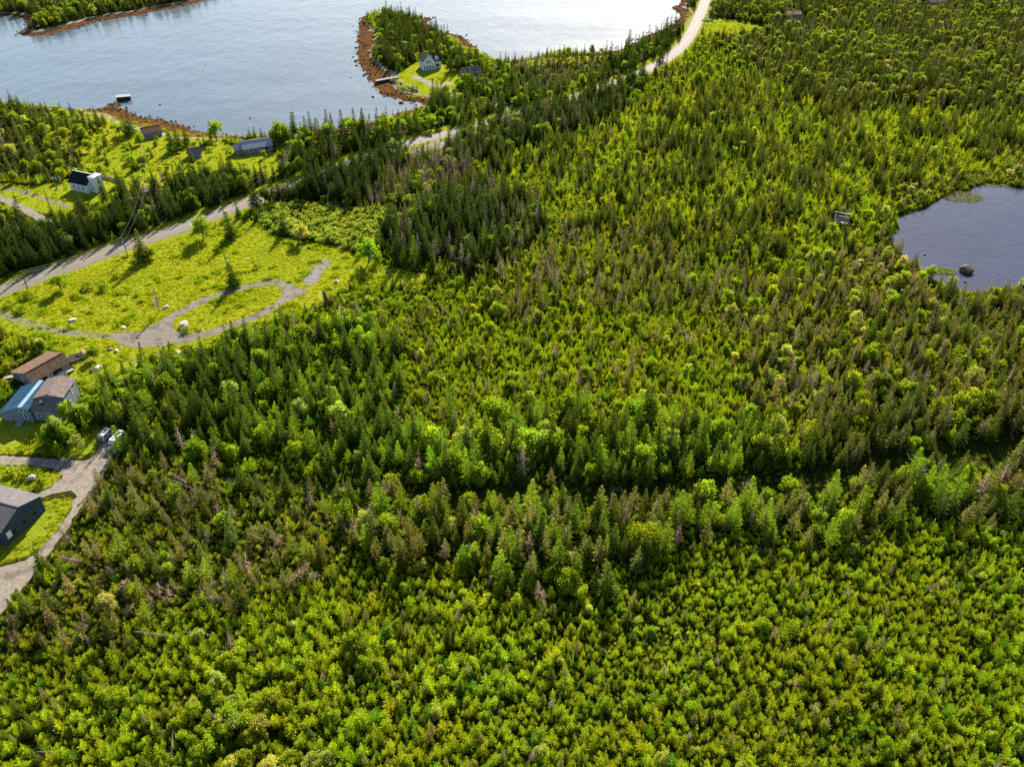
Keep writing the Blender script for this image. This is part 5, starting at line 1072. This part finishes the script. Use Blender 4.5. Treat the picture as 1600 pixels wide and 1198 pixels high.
def shore_rocks():
    col = bpy.data.collections.new("shore_rock_shapes")
    for i in range(4): col.objects.link(bpy.data.objects.new(f"shore_rock_shape_{'abcd'[i]}", rock_mesh(i, "shore_rock", (ROCKD, ROCKD, ROCKG, ROCKD)[i], 1)))
    g = np.random.default_rng(9); q = []
    L = resample(sea, 1.0, True); px, py = proj(L[:, 0], L[:, 1], SEA); L = L[(px > -50) & (px < 1100) & (py > -20) & (py < 230)]
    c = L[g.integers(0, len(L), 5200)] + g.normal(0, 4.5, (5200, 2)); d = sdist(c[:, 0], c[:, 1], sea); w = shore_width(c[:, 0], c[:, 1])
    k = (d > -5.5) & (d < w * .9) & ((d > 0) | (g.random(len(d)) < np.exp(d / 2.0) * .6)) & (g.random(len(d)) < w / 14 + .15); c, d, w = c[k], d[k], w[k]
    z = np.where(d > 0, SEA * np.clip(1 - d / w, 0, 1), SEA - .1); s = .25 + .75 * g.random(len(c)) ** 3
    instancer("shore_rubble", col, np.c_[c, z], g.random((len(c), 3)) * 6.28, np.stack([s * 1.2, s, s * .7], 1), g.integers(0, 4, len(c)), np.zeros((len(c), 3)), "dark weed covered rocks scattered along the tide line")
    print("ROCKS", len(c))
shore_rocks()
def boulder(px, py, r, label, mat, seed, flat=.7, z=0.0, name="boulder", group=None):
    x, y = P(px, py, z); o = bpy.data.objects.new(name, rock_mesh(seed, name, mat)); COL.objects.link(o)
    o.location = (x, y, z + r * flat * .25); o.scale = (r * 1.15, r, r * flat); o.rotation_euler = (0, 0, seed * 1.7); return tag(o, label, "boulder", group)
boulder(287,510,2.1,"large white boulder with shrubs round it inside the loop drive",ROCKW,1,.65)
boulder(113,501,1.35,"flat pale slab lying on the lower left meadow",ROCKW,2,.4)
boulder(193,512,.9,"low white rock at the edge of the gravel fork",ROCKW,3,.5)
boulder(259,481,1.1,"round pale boulder beside the bare tree",ROCKW,4,.7)
boulder(172,546,.8,"grey rock, left of the pair on the lawn below the fork",ROCKG,5,.7)
boulder(182,549,.8,"white rock, right of the pair on the lawn below the fork",ROCKW,6,.7)
boulder(145,579,1.0,"dark rock in the pile on the lawn edge",ROCKG,7,.8); boulder(150,577,1.1,"pale rock topping the pile on the lawn edge",ROCKW,8,.9); boulder(156,574,.9,"small pale rock at the pile's right end",ROCKW,9,.8)
boulder(278,553,1.1,"white square rock among the bushes below the drive",ROCKW,10,.9)
boulder(607,425,1.1,"grey boulder in the rough clearing past the meadow",ROCKG,11,.7); boulder(526,441,1.0,"white boulder among weeds right of the grey stone strip",ROCKW,12,.8)
boulder(51,748,1.2,"pale rock above the dark barn",ROCKW,13,.9); boulder(1508,424,2.7,"big dark boulder standing in the pond",ROCKD,14,.8,LAKE)
boulder(1445,398,.6,"small dark rock in the pond's left part",ROCKD,15,.6,LAKE); boulder(1508,441,.6,"small dark rock below the pond's big boulder",ROCKD,16,.6,LAKE); boulder(1486,447,.5,"tiny rock at the pond's near edge",ROCKD,17,.6,LAKE)
boulder(1551,452,1.0,"rock on the pond's near bank",ROCKD,18,.6,LAKE); boulder(1368,351,1.3,"pale boulder on the mossy spit of the pond",ROCKW,19,.6)
for i, (px, py, r) in enumerate(((556,75,1.2),(560,52,.9),(557,103,1.0),(556,96,1.3),(570,117,1.0),(583,152,1.0),(627,161,1.6),(650,170,1.0),(720,57,1.2),(742,74,1.2),(677,28,1.2),(700,50,1.0),(250,164,.7),(391,185,.6),(321,102,.5),(548,122,.6))):
    boulder(px, py, r, f"dark rock breaking the water {('off the point', 'in the open inlet')[i > 11]}", ROCKD, 30 + i, .6, SEA, group="rocks breaking the inlet water")
for i in range(22):
    t = i / 21; boulder(611 + 40 * t + random.uniform(-2, 2), 127 + 15 * t + random.uniform(-2.5, 2.5), .9 + .5 * random.random(), "grey armour stone in the bank below the white house lawn", ROCKG, 60 + i, .8, group="armour stones below the lawn")
def reeds(px, py, rx, ry, label, n):
    x, y = P(px, py, LAKE); L = Leaves(); g = np.random.default_rng(n)
    for i in range(n):
        a, rr = g.random() * 6.28, math.sqrt(g.random()); p = np.array([rx * rr * math.cos(a), ry * rr * math.sin(a), -.1]); d = unit(np.array([g.normal(0, .3), g.normal(0, .3), 1])); L.kite(p, d, unit(np.cross(d, g.normal(0, 1, 3))), .5 + .5 * g.random(), .22, g.random())
    o = bpy.data.objects.new("reeds", L.mesh("reeds", LEAF)); COL.objects.link(o); o.location = (x, y, LAKE); o['tcol'] = [.13, .14, .012]; tag(o, label, kind='stuff')
reeds(1503,308,9,6,"yellow-green reeds growing out from the pond's far bank",900); reeds(1475,424,4.6,2.6,"yellow-green reed patch beside the big dark boulder",420); reeds(1384,356,6,5,"moss and reeds on the spit of the pond",500); reeds(1570,290,12,2.0,"thin reeds along the pond's far edge",300)
